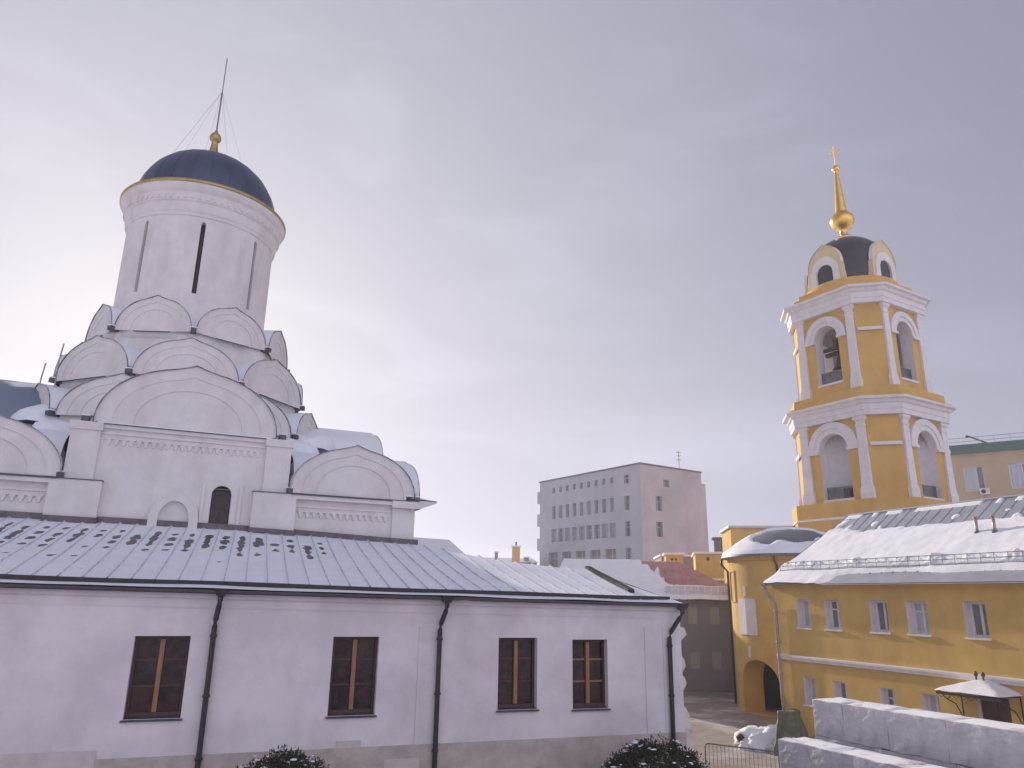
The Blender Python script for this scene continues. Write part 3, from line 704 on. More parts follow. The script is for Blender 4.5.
# ------------------------------------------------------------------ bell tower
TX, TY = 22.33, 45.25
tw = empty('bell_tower', (TX, TY, 0), R(-59), 'tall ochre yellow bell tower with white columns, black dome and gilded spire', 'bell tower')
def octp(h, c, z, o=0.0):
    h2 = h+o; c2 = c+.586*o
    return [(h2, -(h2-c2), z), (h2, h2-c2, z), (h2-c2, h2, z), (-(h2-c2), h2, z), (-h2, h2-c2, z), (-h2, -(h2-c2), z), (-(h2-c2), -h2, z), (h2-c2, -h2, z)]
def tier(h, c, z0, z1, aw, az0, az1, atr, colr, open_, name):
    """octagonal tier; arch aw half-width from az0 to az1; columns at the ends of the four main faces"""
    b = MB()
    M = h-c; th = .75 if open_ else .4
    for k in range(4):
        s0 = len(b.v)
        wallface(b, -M, M, z0, z1, [(-aw, aw, az0, az1, aw)], th, lambda x, d, z: (x, -h+d, z), 16, wall=YELT, reveal=WHT)
        b.use(YELT); b.poly([(M, -h, z0), (h, -M, z0), (h, -M, z1), (M, -h, z1)])
        # inner skin
        if open_:
            wallface(b, -M, M, z0, z1, [(-aw, aw, az0, az1, aw)], .0, lambda x, d, z: (x, -h+th, z), 16, wall=WHT, reveal=WHT)
            hi = h-th; b.use(WHT); b.poly([(M-.45, -h+th+.002, z0), (hi-.002, -M+.45, z0), (hi-.002, -M+.45, z1), (M-.45, -h+th+.002, z1)])
        b.tf(Matrix.Rotation(k*math.pi/2, 4, 'Z'), s0)
    b.use(WHT); b.poly(octp(h-.05, c, z0+.02)); b.poly(octp(h-.05, c, z1-.02))
    wo = b.build(name, parent=tw)
    for k in range(4):
        rz = k*math.pi/2
        # archivolt + imposts
        b = MB().use(WHT)
        spr = az1-aw; n = 20
        for i in range(n):
            a0, a1 = math.pi*i/n, math.pi*(i+1)/n
            for (ra, rb, y) in ((aw, aw+atr*.45, -h-.10), (aw+atr*.45, aw+atr, -h-.16)):
                p = [(ra*math.cos(a), y, spr+ra*math.sin(a)) for a in (a0, a1)]; q2 = [(rb*math.cos(a), y, spr+rb*math.sin(a)) for a in (a0, a1)]
                b.poly([p[0], p[1], q2[1], q2[0]])
                for w_ in (p, q2): b.poly([w_[0], w_[1], (w_[1][0], -h+.01, w_[1][2]), (w_[0][0], -h+.01, w_[0][2])])
        for sx in (-1, 1):
            b.box(sx*(aw-.02), sx*(aw+atr+.04), -h-.18, -h+.2, spr-.16, spr-.0)
        b.box(-aw-.05, aw+.05, -h-.06, -h+.1, az0-.14, az0-.0)
        b.build('arch_moulding', parent=tw, rot=(0, 0, rz))
        for sx in (-1, 1):
            b = MB().use(WHT); cx = sx*(M-colr-.02); zc0, zc1 = z0, z1
            def ring(wd, pr_, z): return [(cx-wd, -h-pr_, z), (cx+wd, -h-pr_, z), (cx+wd, -h+.02, z), (cx-wd, -h+.02, z)]
            b.loft([ring(colr*1.28, .20, zc0), ring(colr*1.28, .20, zc0+.52), ring(colr*1.2, .18, zc0+.56), ring(colr*1.2, .18, zc0+.66), ring(colr*1.02, .15, zc0+.8),
                    ring(colr, .14, zc0+1.2), ring(colr*.86, .12, zc1-.62), ring(colr*1.0, .15, zc1-.58), ring(colr*1.0, .15, zc1-.5), ring(colr*.86, .12, zc1-.47),
                    ring(colr*.86, .12, zc1-.3), ring(colr*1.15, .19, zc1-.2), ring(colr*1.22, .22, zc1-.18), ring(colr*1.22, .22, zc1-.002)])
            b.build('pilaster', parent=tw, rot=(0, 0, rz))
    # thin white string on chamfers
    b = MB().use(WHT)
    zz = az1-aw-.1
    for k in range(4):
        s0 = len(b.v); v0 = Vector((M+.12, -h-.02, 0)); v1 = Vector((h+.02, -M-.12, 0)); nrm = Vector((1, -1, 0)).normalized()*.06
        a, c_ = v0+nrm, v1+nrm
        b.idx([(v0.x, v0.y, zz), (a.x, a.y, zz), (c_.x, c_.y, zz), (v1.x, v1.y, zz), (v0.x, v0.y, zz+.2), (a.x, a.y, zz+.2), (c_.x, c_.y, zz+.2), (v1.x, v1.y, zz+.2)], [(1, 2, 6, 5), (4, 5, 6, 7), (0, 3, 2, 1), (0, 1, 5, 4), (2, 3, 7, 6)])
        b.tf(Matrix.Rotation(k*math.pi/2, 4, 'Z'), s0)
    b.build('string_course', parent=tw)
H1, C1, H2, C2 = 3.54, 1.27, 3.13, 1.07
b = MB().use(YELT)
b.box(-4.6, 4.6, -4.6, 4.6, 0, 8.9)
b.loft([octp(H1, C1, 8.8, .62), octp(H1, C1, 11.12, .62)])
b.use(WHT); b.loft([octp(H1, C1, 10.1, .63), octp(H1, C1, 10.12, .68), octp(H1, C1, 10.25, .63)])
b.build('base', parent=tw)
tier(H1, C1, 11.12, 15.95, .97, 11.35, 15.25, .70, .31, False, 'lower_tier')
def entab(z, h, c, hgt, m_, proj):
    b = MB().use(WHT)
    rings = [octp(h, c, z, .30), octp(h, c, z+hgt*.28, .30), octp(h, c, z+hgt*.29, .34), octp(h, c, z+hgt*.60, .34), octp(h, c, z+hgt*.66, proj*.62), octp(h, c, z+hgt*.80, proj*.72), octp(h, c, z+hgt*.84, proj*.97), octp(h, c, z+hgt*.97, proj), octp(h, c, z+hgt, proj*.9)]
    b.loft(rings); return b.build(m_, parent=tw)
entab(15.95, H1, C1, 1.02, 'cornice', .74)
b = MB().use(YELT); b.loft([octp(H2, C2, 16.95, .92), octp(H2, C2, 17.10, .90), octp(H2, C2, 17.12, .66), octp(H2, C2, 17.68, .62), octp(H2, C2, 17.7, .3)]); b.build('parapet', parent=tw)
tier(H2, C2, 17.68, 23.0, .82, 18.5, 22.2, .60, .28, True, 'upper_tier')
entab(23.0, H2, C2, 1.08, 'cornice', .74)
b = MB().use(YELT); b.loft([octp(2.75, 1.15, 24.07, .70), octp(2.75, 1.15, 24.4, .66), octp(2.75, 1.15, 24.42, .36), octp(2.75, 1.15, 24.8, .32), octp(2.75, 1.15, 24.82, .1)])
b.lathe([(2.85, 24.7), (2.85, 25.1), (2.8, 25.25), (2.6, 25.3), (2.2, 25.32)], 0, 0, 40); b.build('parapet', parent=tw)
# inner back walls of the blind lower arches, railings
for k in range(4):
    rz = k*math.pi/2
    b = MB().use(WHT, True); b.lathe([(.97, 11.2), (.97, 15.6)], 0, -H1+.36, 16, 0, math.pi); b.build('niche_back', parent=tw, rot=(0, 0, rz))
    b = MB().use(FENCE)
    for (h_, aw, z, hh) in ((H1, .95, 11.37, .75), (H2, .80, 18.52, .8)):
        b.box(-aw, aw, -h_+.34, -h_+.36, z, z+hh-.05)
        b.box(-aw, aw, -h_+.28, -h_+.33, z+hh-.05, z+hh); b.box(-aw, aw, -h_+.28, -h_+.33, z+.06, z+.11)
        for i in range(17): x = -aw+.02+(2*aw-.04)*i/16; b.box(x-.011, x+.011, -h_+.295, -h_+.315, z, z+hh)
    b.build('railing', parent=tw, rot=(0, 0, rz))
b = MB().use(WOOD); b.box(-2.3, 2.3, -.12, .12, 21.3, 21.55); b.box(-.12, .12, -2.3, 2.3, 21.05, 21.3); b.box(-.1, .1, -2.4, -1.9, 20.9, 21.5); b.box(-1.9, 1.9, -1.95, -1.75, 21.0, 21.2); b.build('bell_beam', parent=tw)
b = MB().use(BDOME, True)
prof = [(2.5, 25.3), (2.55, 25.9), (2.52, 26.6), (2.42, 27.2), (2.22, 27.75), (1.92, 28.22), (1.5, 28.6), (1.0, 28.88), (.5, 29.05), (.3, 29.1)]
b.lathe(prof, 0, 0, 40); dmt = b.build('dome', parent=tw)
for k in range(4):
    rz = k*math.pi/2
    CREAM = mat('cream_dormer_paint', (.74, .60, .36), (.66, .52, .30), 2, .85)
    b = MB(); pr = keel(1.22, 1.68, 28, .10, .35); base = 26.35; yy = -2.52; dep = 1.9
    body = [(-1.28, 25.26)]+[(x, base+z) for x, z in pr]+[(1.28, 25.26)]
    inner = [(-1.04, 25.26)]+[(1.0*math.cos(math.pi*(1-i/28)), 26.0+1.12*math.sin(math.pi*(1-i/28))) for i in range(29)]+[(1.04, 25.26)]
    hole = [(-.60, 25.26)]+[(.60*math.cos(math.pi*(1-i/28)), 25.95+.60*math.sin(math.pi*(1-i/28))) for i in range(29)]+[(.60, 25.26)]
    for i in range(len(body)-1):
        b.use(CREAM); b.poly([(body[i][0], yy, body[i][1]), (body[i+1][0], yy, body[i+1][1]), (inner[i+1][0], yy, inner[i+1][1]), (inner[i][0], yy, inner[i][1])])
        b.poly([(body[i][0], yy, body[i][1]), (body[i+1][0], yy, body[i+1][1]), (body[i+1][0], yy+dep, body[i+1][1]), (body[i][0], yy+dep, body[i][1])])
        b.use(WHT); b.poly([(inner[i][0], yy-.08, inner[i][1]), (inner[i+1][0], yy-.08, inner[i+1][1]), (hole[i+1][0], yy-.08, hole[i+1][1]), (hole[i][0], yy-.08, hole[i][1])])
        b.poly([(inner[i][0], yy-.08, inner[i][1]), (inner[i+1][0], yy-.08, inner[i+1][1]), (inner[i+1][0], yy+.01, inner[i+1][1]), (inner[i][0], yy+.01, inner[i][1])])
        b.poly([(hole[i][0], yy-.08, hole[i][1]), (hole[i+1][0], yy-.08, hole[i+1][1]), (hole[i+1][0], yy+.45, hole[i+1][1]), (hole[i][0], yy+.45, hole[i][1])])
    do = b.build('dormer', parent=dmt, rot=(0, 0, rz))
    b = MB()
    for i in range(1, len(body)-2):
        a, c = body[i], body[i+1]; cz = 26.35
        f = lambda p, s_: (p[0]*s_, (p[1]-cz)*s_+cz)
        a2, c2 = f(a, 1.02), f(c, 1.02)
        b.use(WHT); b.poly([(a2[0], yy-.04, a2[1]), (c2[0], yy-.04, c2[1]), (c2[0], yy+.22, c2[1]), (a2[0], yy+.22, a2[1])])
        b.use(BDOME); b.poly([(a2[0], yy+.22, a2[1]), (c2[0], yy+.22, c2[1]), (c2[0], yy+dep, c2[1]), (a2[0], yy+dep, a2[1])])
        b.use(WHT); b.poly([(a2[0], yy-.04, a2[1]), (c2[0], yy-.04, c2[1]), (c[0], yy-.04, c[1]), (a[0], yy-.04, a[1])])
    # flatten into one child of the dome, beside its dormer
    b.tf(Matrix.Rotation(rz, 4, 'Z')); b.build('dormer_roof', parent=dmt)
b = MB().use(VOID); 
for k in range(4):
    s0 = len(b.v); b.box(-.7, .7, -2.20, -2.16, 25.28, 26.7); b.tf(Matrix.Rotation(k*math.pi/2, 4, 'Z'), s0)
b.build('dormer_dark_back', parent=dmt)  # dark sheets standing in for the shade inside the dormer openings
b = MB().use(GOLD, True)
b.lathe([(.62, 29.05), (.60, 29.2), (.38, 29.3), (.25, 29.45), (.24, 29.7), (.30, 29.85), (.55, 30.0), (.72, 30.25), (.78, 30.5), (.74, 30.75), (.60, 30.95), (.40, 31.05), (.38, 31.2), (.36, 31.3), (.12, 34.25), (.10, 34.32), (.2, 34.38), (.26, 34.52), (.24, 34.68), (.12, 34.8), (.03, 34.84)], 0, 0, 24)
spi = b.build('spire', parent=tw)
b = MB().use(GOLD)
b.box(-.035, .035, -.035, .035, 34.8, 36.35); b.box(-.30, .30, -.033, .033, 35.75, 35.82); b.box(-.16, .16, -.033, .033, 36.05, 36.11)
b.tf(Matrix.Rotation(R(45), 4, 'Z')); b.build('cross', parent=spi)
b = MB().use(SNOW, True); b.lathe([(.75, 28.98), (.66, 29.12), (.4, 29.2)], 0, 0, 24); b.build('snow', parent=dmt)
# bells hang from the beam
def bell(x, y, z, s, label):
    e = Matrix.Rotation(R(-59), 4, 'Z') @ Vector((x, y, 0))
    b = MB().use(BRONZE, True); b.lathe([(.02, z), (.18*s, z-.02*s), (.30*s, z-.18*s), (.36*s, z-.5*s), (.42*s, z-.8*s), (.56*s, z-1.0*s), (.60*s, z-1.05*s), (.54*s, z-1.04*s), (.38*s, z-.75*s), (.3*s, z-.4*s)], 0, 0, 24)
    b.lathe([(.01, z-.9*s), (.07*s, z-.95*s), (.09*s, z-1.08*s), (.01, z-1.18*s)], 0, 0, 10)
    b.use(BRONZE); b.tube([(0, 0, z-.02), (0, 0, z+.35)], .04, 6)
    tag(b.build('bell', loc=(TX+e.x, TY+e.y, 0)), label, 'bell')
bell(.25, -1.85, 20.9, 1.25, 'large dark bronze bell hanging in the left upper arch of the yellow bell tower')
bell(1.95, .1, 21.0, .6, 'small dark bell hanging in the right upper arch of the yellow bell tower')
# black loudspeaker standing in the lower left arch
e = Matrix.Rotation(R(-59), 4, 'Z') @ Vector((.60, -H1+.12, 0))
b = MB().use(mat('black_plastic', (.015, .015, .017), (.03, .03, .032), 5, .5)); b.box(-.22, .22, -.18, .18, 11.36, 11.92); b.lathe([(.01, 0), (.14, 0), (.16, .03), (.01, .05)], 0, 0, 16)
b.v[-64:] = [(x, -.18-z, 11.62+y) for x, y, z in b.v[-64:]]
tag(b.build('loudspeaker', loc=(TX+e.x, TY+e.y, 0), rot=(0, 0, R(-59)), bevel=.01), 'black box standing on the sill of the lower left arch of the bell tower', 'loudspeaker')

# ------------------------------------------------------------------ long yellow house on the right
hs = empty('yellow_house', (12.49, 36.0, 0), R(-67.5), 'long two storey yellow house with snow covered roof on the right', 'house')
LEN = 24
up = [(1.35, 2.15), (3.0, 3.82), (5.38, 6.22), (7.1, 8.0), (9.45, 10.28), (12.2, 13.1), (15, 15.9), (18, 18.9), (21, 21.9)]
lo = [(1.38, 2.05), (3.05, 3.80), (5.40, 6.12), (7.25, 8.0), (12.2, 13.0), (15, 15.8), (18, 18.8)]
b = MB()
ops = [(a, c, 4.42, 5.62, 0) for a, c in up]+[(a, c, 1.25, 2.36, 0) for a, c in lo]+[(9.45, 10.6, .1, 2.55, 0)]
wallface(b, 0, LEN, 0, 6.3, ops, .42, None, wall=YEL, reveal=WHT)
b.use(YEL); b.poly([(0, 0, 0), (0, 9, 0), (0, 9, 6.3), (0, 0, 6.3)]); b.poly([(LEN, 0, 0), (LEN, 9, 0), (LEN, 9, 6.3), (LEN, 0, 6.3)]); b.poly([(0, 9, 0), (LEN, 9, 0), (LEN, 9, 6.3), (0, 9, 6.3)])
b.box(0, LEN, -.10, .0, 6.12, 6.3)
b.build('wall', parent=hs)
b = MB().use(WHT); b.box(-.06, LEN, -.09, -.001, 3.0, 3.12); b.box(-.06, LEN, -.13, -.001, 3.12, 3.19); b.build('string_course', parent=hs)
b = MB().use(SNOW); b.box(-.04, LEN, -.12, -.002, 3.191, 3.215); b.build('snow', parent=hs)
hpanes = random.Random(3)
for i, (a, c, z0, z1) in enumerate([(a, c, 4.42, 5.62) for a, c in up]+[(a, c, 1.25, 2.36) for a, c in lo]):
    f = MB().use(WHT); y0, y1 = .34, .41
    f.box(a, a+.09, y0, y1, z0, z1); f.box(c-.09, c, y0, y1, z0, z1); f.box(a+.09, c-.09, y0, y1, z1-.09, z1); f.box(a+.09, c-.09, y0, y1, z0, z0+.09)
    m_ = (a+c)/2+.0
    f.box(m_-.05, m_+.05, y0, y1, z0+.09, z1-.09)
    if i % 2 == 1: f.box(a+.09, m_-.05, y0+.01, y1, z1-.42, z1-.36); f.box(m_+.05, c-.09, y0+.01, y1, z1-.42, z1-.36)
    f.box(a-.06, c+.06, -.07, .0, z0-.07, z0-.003)
    fo = f.build('window', parent=hs)
    p = MB().use(HGLASS if i % 3 != 0 else BLIND); p.box(a+.05, c-.05, .37, .38, z0+.05, z1-.05); p.build('pane', parent=fo)
b = MB().use(DOOR); b.box(9.45, 10.6, .2, .24, .1, 2.55); b.box(10.0, 10.05, .17, .2, .1, 2.55); b.build('door', parent=hs)
# roof
EZ, RZ, RY, OV = 6.28, 9.66, 4.5, .42
def hr(s, v, dz=0):
    y = -OV+(RY+OV)*v; z = EZ+(RZ-EZ)*(v**1.08)
    s0 = -.45+1.0*v
    return (s0+(LEN+.4-s0)*s, y, z+dz)
b = MB().use(GMET)
b.grid(48, 12, lambda u, v: hr(u, v))
b.grid(24, 4, lambda u, v: (lambda p: (p[0], 2*RY-p[1], p[2]))(hr(u, v)))
b.poly([hr(0, 0), (-.45, 2*RY+OV, EZ), hr(0, 1)])
b.poly([(-.45, -OV, EZ-.0), (LEN+.4, -OV, EZ-.0), (LEN+.4, .02, EZ-.04), (-.45, .02, EZ-.04)])
b.poly([(-.45, -OV, EZ), (-.45, 2*RY+OV, EZ), (.02, 2*RY, EZ-.04), (.02, 0, EZ-.04)])
ro = b.build('roof', parent=hs)
b = MB().use(GMET)
s_ = .4
while s_ < 23.6:
    pts = []
    for i in range(9):
        v = .13+.87*i/8; p = hr(0, v); pts.append((max(p[0], s_), p[1], p[2]+.01))
    b.tube(pts, .013, 4); s_ += .55
b.tube([hr(0, 1, .03), hr(1, 1, .03)], .06, 6)
b.build('standing_seam', parent=ro)
b = MB().use(SNOW, True)
def hsn(u, v):
    p = hr(u, v*.99+.0); s = p[0]
    n1 = noise.noise(Vector((s*.55, v*5, 0))); n2 = noise.noise(Vector((s*2.3, v*11, 4)))
    h = .13+.05*n1+.02*n2
    topv = .76+.05*noise.noise(Vector((s*.35, 7, 0)))+.035*noise.noise(Vector((s*2.1, 3, 0)))-.02*max(0, (3-s)/3)
    if s < 2.2: topv += .14*(2.2-s)/2.2
    h = min(h, (topv-v)*1.6)
    # lumps held back by the snow rail
    lump = math.exp(-((v-.235)/.05)**2)
    h += lump*(.10+.30*max(0, noise.noise(Vector((s*1.3, 9, 0)))+.15)*(.6+.8*noise.noise(Vector((s*5, v*30, 1))))+.05*noise.noise(Vector((s*6, v*40, 3))))
    # bare metal wedge at the eaves
    bare = max(0, min(1, (s-3.0)/1.5))
    vb = .17+.035*noise.noise(Vector((s*.6, 1.5, 0)))
    if v < vb: h -= bare*min(.3, (vb-v)*6)
    if v < .03: h -= .07*(.03-v)/.03
    # patches near the top that kept some snow
    if v > topv: h = -.03+ (.09 if noise.noise(Vector((s*1.9, v*9, 2))) > .28 and v < topv+.1 else 0)
    if v > .965 and noise.noise(Vector((s*1.3, 0, 5))) > -.05: h = .05
    h -= .12*max(0, 1-u/.006)
    return (p[0], p[1], p[2]+max(h, -.05))
b.grid(420, 120, hsn); b.build('snow_cover', parent=ro, fix=False)
# snow rail
b = MB().use(FENCE)
def rl(s, dz): v = .17; p = hr(0, v); return (s, p[1]-.02, p[2]+dz)
for dz in (.16, .34, .50): b.tube([rl(.0, dz), rl(LEN, dz)], .014, 5)
s_ = .1
while s_ < 23.8: b.tube([rl(s_, 0), rl(s_, .52)], .012, 4); b.tube([rl(s_, .5), (s_, rl(s_, 0)[1]+.35, rl(s_, 0)[2]+.25)], .010, 4); s_ += .5
b.build('snow_rail', parent=ro)
for s_ in (8.75, 9.45):
    b = MB().use(LPIPE, True); p = hr(0, .56); b.tube([(s_, p[1], p[2]-.1), (s_, p[1], p[2]+.66)], .06, 12); b.use(BMET, True); b.tube([(s_, p[1], p[2]-.02), (s_, p[1], p[2]+.14)], .17, 12, .11)
    b.use(LPIPE, True); b.tube([(s_, p[1], p[2]+.66), (s_, p[1], p[2]+.69)], .085, 12); b.build('vent_pipe', parent=ro)
# gabled roof dormer at the right
b = MB().use(GMET); b.idx([(11.75, .9, 7.2), (13.9, .9, 7.2), (13.9, .9, 8.0), (12.8, .9, 9.1), (11.75, .9, 8.0)], [(0, 1, 2, 3, 4)])
b.idx([(11.6, .7, 7.85), (12.8, .7, 9.15), (14.0, .7, 7.85), (11.6, 4.3, 7.85), (12.8, 4.3, 9.15), (14.0, 4.3, 7.85)], [(0, 1, 4, 3), (1, 2, 5, 4)])
b.use(WHT); b.poly([(11.75, .9, 7.1), (11.75, 3.3, 7.6), (11.75, 3.3, 8.0), (11.75, .9, 8.0)])
b.build('dormer', parent=ro)
b = downpipe(hs, .12, 6.3, bot=.7, kink=.5, shift=-.35, m=LPIPE, r=.075, topy=-.38)
# entrance canopy
cn = MB().use(GMET); zz = 2.66
apx = (9.35, 0, 3.20); cn.idx([(8.85, 0, zz), (8.85, -1.15, zz), (11.1, -1.15, zz+.02), (11.1, 0, zz+.02), (9.95, -.02, 3.02), (9.95, -.40, 2.98)], [(0, 1, 5, 4), (1, 2, 5), (2, 3, 4, 5)])
can = cn.build('canopy', parent=hs)
b = MB().use(SNOW, True)
def csn(u, v):
    x = 8.82+2.31*u; y = -1.18+1.16*v; e = min(u, 1-u)*2; f = min(v*1.5, 1)
    k = min(e*1.1, f); return (x, y, zz+.015+.02*u+.36*k*.98+.05*min(1, min(e*8, v*8))+.02*noise.noise(Vector((x*2, y*2, 0))))
b.grid(28, 14, csn); b.build('snow_cover', parent=can)
b = MB().use(DARK)
for x in (8.92, 11.02):
    b.tube([(x, -1.1, zz), (x, -.03, zz)], .022, 5); b.tube([(x, -1.08, zz), (x, -.8, zz-.25), (x, -.35, zz-.45), (x, -.03, zz-.95)], .02, 5)
    b.tube([(x, -.03, zz-1.1), (x, -.03, zz)], .022, 5); b.tube([(x, -.75, zz-.02), (x, -.6, zz-.2), (x, -.75, zz-.3), (x, -.5, zz-.38)], .014, 5)
b.box(8.85, 11.1, -1.16, -1.12, zz-.10, zz-.02)
for i in range(8): b.tube([(8.9+.27*i, -1.14, zz-.09), (9.03+.27*i, -1.14, zz-.2), (9.17+.27*i, -1.14, zz-.09)], .01, 4)
b.build('bracket', parent=can)
for x in (9.82, 10.08):
    b = MB().use(RUST, True); b.lathe([(.03, 2.95), (.03, 3.18), (.06, 3.2), (.07, 3.26), (.04, 3.33), (.01, 3.35)], x, -.35, 10); b.build('finial', parent=can)

# ------------------------------------------------------------------ round ended gate building
gt = empty('gate_building', (15.72, 42.0, 0), R(-20), 'yellow round ended gate building with arched passage and snowy cone roof', 'building')
b = MB(); RR = 3.4
def gm(x, d, z): a = x/RR; return ((RR-d)*math.sin(a), -(RR-d)*math.cos(a), z)
ac = R(-40)*RR
ops = [(ac-1.25, ac+1.25, 0.02, 2.62, 1.2)]
wallface(b, -math.pi*.62*RR, math.pi*.62*RR, 0, 7.6, ops, 1.15, gm, 16, 40, wall=YEL, reveal=YEL)
wallface(b, -math.pi*.62*RR, math.pi*.62*RR, 7.6, 7.85, (), 0, lambda x, d, z: gm(x, -.10, z), 8, 40, wall=YEL)
b.use(YEL)
# raised frame panels
for (a0, a1, z0, z1) in ((-4.6, -3.75, 5.45, 7.1),):
    for (xa, xb, za, zb) in ((a0, a0+.07, z0, z1), (a1-.07, a1, z0, z1), (a0+.07, a1-.07, z1-.07, z1), (a0+.07, a1-.07, z0, z0+.07)):
        p = [gm(xa, -.06, za), gm(xb, -.06, za), gm(xb, -.06, zb), gm(xa, -.06, zb)]; b.poly(p)
        q4 = [gm(xa, .0, za), gm(xb, .0, za), gm(xb, .0, zb), gm(xa, .0, zb)]
        for i in range(4): b.poly([p[i], p[(i+1) % 4], q4[(i+1) % 4], q4[i]])
b.build('wall', parent=gt)
b = MB().use(YEL); s0 = 0
b.box(-.5, 9, 1.2, 9, 0, 7.6) if False else None
# solid rear block behind the round end (with the passage running back)
b.box(1.2, 10, 1.0, 9, 0, 7.4); b.box(-2.9, 1.2, 2.2, 9, 2.9, 7.4); b.box(-2.9, -2.6, 2.2, 9, 0, 2.9)
b.build('rear_wall', parent=gt)
b = MB().use(VOID); b.box(-2.6, 1.2, .6, .7, 0, 2.9); b.build('passage_dark_sheet', parent=gt)  # dark sheet put in for the shade deep in the passage
b = MB().use(WHT)
def curved_box(xa, xb, za, zb, o):
    p = [gm(xa, -o, za), gm(xb, -o, za), gm(xb, -o, zb), gm(xa, -o, zb)]; q4 = [gm(xa, .01, za), gm(xb, .01, za), gm(xb, .01, zb), gm(xa, .01, zb)]
    b.poly(p)
    for i in range(4): b.poly([p[i], p[(i+1) % 4], q4[(i+1) % 4], q4[i]])
curved_box(-3.5, -2.85, 3.82, 5.62, .05); curved_box(-2.85, -2.15, 3.82, 5.62, .05)
pan = b.build('white_niche_panel', parent=gt)
for z0, z1, x in ((5.75, 6.25, -2.85), (2.72, 3.25, -2.75)):
    b = MB().use(WHT); curved_box(x-.07, x+.07, z0, z1, .07); b.build('white_tablet', parent=gt)
b = MB().use(mat('dark_slate_sheet', (.12, .135, .165), (.17, .185, .22), 1.5, .5, .2), True)
prof = [(3.82, 7.78), (3.83, 7.86), (3.1, 8.45), (2.3, 8.95), (1.2, 9.3), (.02, 9.42)]
b.lathe(prof, 0, 0, 48); b.use(GMET); b.poly([(3.8*math.cos(2*math.pi*i/48), 3.8*math.sin(2*math.pi*i/48), 7.8) for i in range(48)])
ro = b.build('roof', parent=gt)
b = MB().use(SNOW, True)
def gsn(u, v):
    a = 2*math.pi*u; r = 3.8*(1-v)
    z = None
    for (r1, z1), (r2, z2) in zip(prof[1:-1], prof[2:]):
        if r2 <= r <= r1+1e-6: z = z1+(z2-z1)*(r1-r)/(r1-r2); break
    if z is None: z = prof[1][1]
    h = .12+.08*noise.noise(Vector((math.cos(a)*r, math.sin(a)*r, 1)))
    da = math.atan2(math.sin(a+R(98)), math.cos(a+R(98)))
    # big bare patch facing the courtyard
    k = (da/1.15)**2+((r-1.75)/1.45)**2+.5*noise.noise(Vector((math.cos(a)*r*1.3, math.sin(a)*r*1.3, 5)))
    if k < 1: h -= .35*(1-k)+.1*min(1, (1-k)*4)
    if v < .02: h = .02
    return (r*math.cos(a), r*math.sin(a), z+h)
b.grid(120, 40, gsn); b.build('snow_cover', parent=ro, fix=False)
b = MB().use(PIPE, True); 
p0 = gm(-5.2, -.42, 7.75); p1 = gm(-5.2, -.42, 7.45); p2 = gm(-5.15, -.10, 7.1); p3 = gm(-5.15, -.10, .2)
b.tube([p0, p1, p2, p3], .06, 8); b.build('downpipe', parent=gt)
b = MB().use(RUST, True); p0 = gm(-.85, -.35, 7.78); p1 = gm(-.85, -.35, 7.6); p2 = gm(-.8, -.1, 7.25); p3 = gm(-.8, -.1, .3); b.tube([p0, p1, p2, p3], .06, 8); b.build('downpipe', parent=gt)
# higher yellow wall at the tower's foot, behind the gate building
gl = empty('tower_annex', (14.0, 47.5, 0), R(-8), 'plain yellow block with flat parapet joining the bell tower to the gate building', 'building')
b = MB().use(YEL); b.box(.0, 9, 0, 4, 0, 9.95); b.build('wall', parent=gl)
b = MB().use(GMET); b.box(-.15, 9, -.15, 4.1, 9.95, 10.05); b.use(SNOW).box(-.1, 9, -.1, 4.05, 10.052, 10.12); b.build('coping', parent=gl)

# ------------------------------------------------------------------ grey building behind, with snowed red roof
gb = empty('grey_building', (11.9, 50.0, 0), R(-6), 'grey two storey building with blind windows and a snow covered red roof', 'building')
b = MB(); ops = []
X0, X1 = -9.0, 3.6
gops = [(x, x+.62, z, z+1.05, 0) for z in (4.05, 1.35) for x in (-6.9, -4.9, -3.0, -1.75, -.25, 1.1)]
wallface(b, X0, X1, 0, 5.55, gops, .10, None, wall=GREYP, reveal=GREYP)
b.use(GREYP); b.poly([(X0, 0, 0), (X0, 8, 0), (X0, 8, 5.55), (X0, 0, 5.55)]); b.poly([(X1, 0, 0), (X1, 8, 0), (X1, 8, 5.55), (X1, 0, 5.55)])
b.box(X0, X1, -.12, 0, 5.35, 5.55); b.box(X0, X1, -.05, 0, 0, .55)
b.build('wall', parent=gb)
for (a, c, z0, z1, _) in gops:
    b = MB().use(GREYL); b.box(a, c, .07, .1, z0, z1); b.build('blind_window', parent=gb)
b = MB().use(REDM)
def gr(u, v, dz=0):
    x0, x1 = X0-.4+1.0*v, X1+.4-4.2*v
    return (x0+(x1-x0)*u, -.5+4.8*v, 5.55+2.6*v+dz)
b.grid(30, 8, lambda u, v: gr(u, v)); b.poly([gr(1, 0), (X1+.4, 9.1, 5.55), gr(1, 1)]); b.poly([gr(0, 0), (X0-.4, 9.1, 5.55), gr(0, 1)])
b.poly([(X0-.4, 9.1, 5.55), (X1+.4, 9.1, 5.55), gr(1, 1), gr(0, 1)]); b.poly([(X0-.4, -.5, 5.53), (X1+.4, -.5, 5.53), (X1+.4, .02, 5.53), (X0-.4, .02, 5.53)])
ro = b.build('roof', parent=gb)
b = MB().use(REDM)
for i in range(26):
    x = X0+.2+i*.5
    pts = [(x, -.5+4.8*v, 5.57+2.6*v) for v in (0, .5, 1) if X0-.4+1.0*v <= x <= X1+.4-4.2*v+.01]
    if len(pts) > 1: b.tube(pts, .025, 4)
b.build('standing_seam', parent=ro)
b = MB().use(SNOW, True)
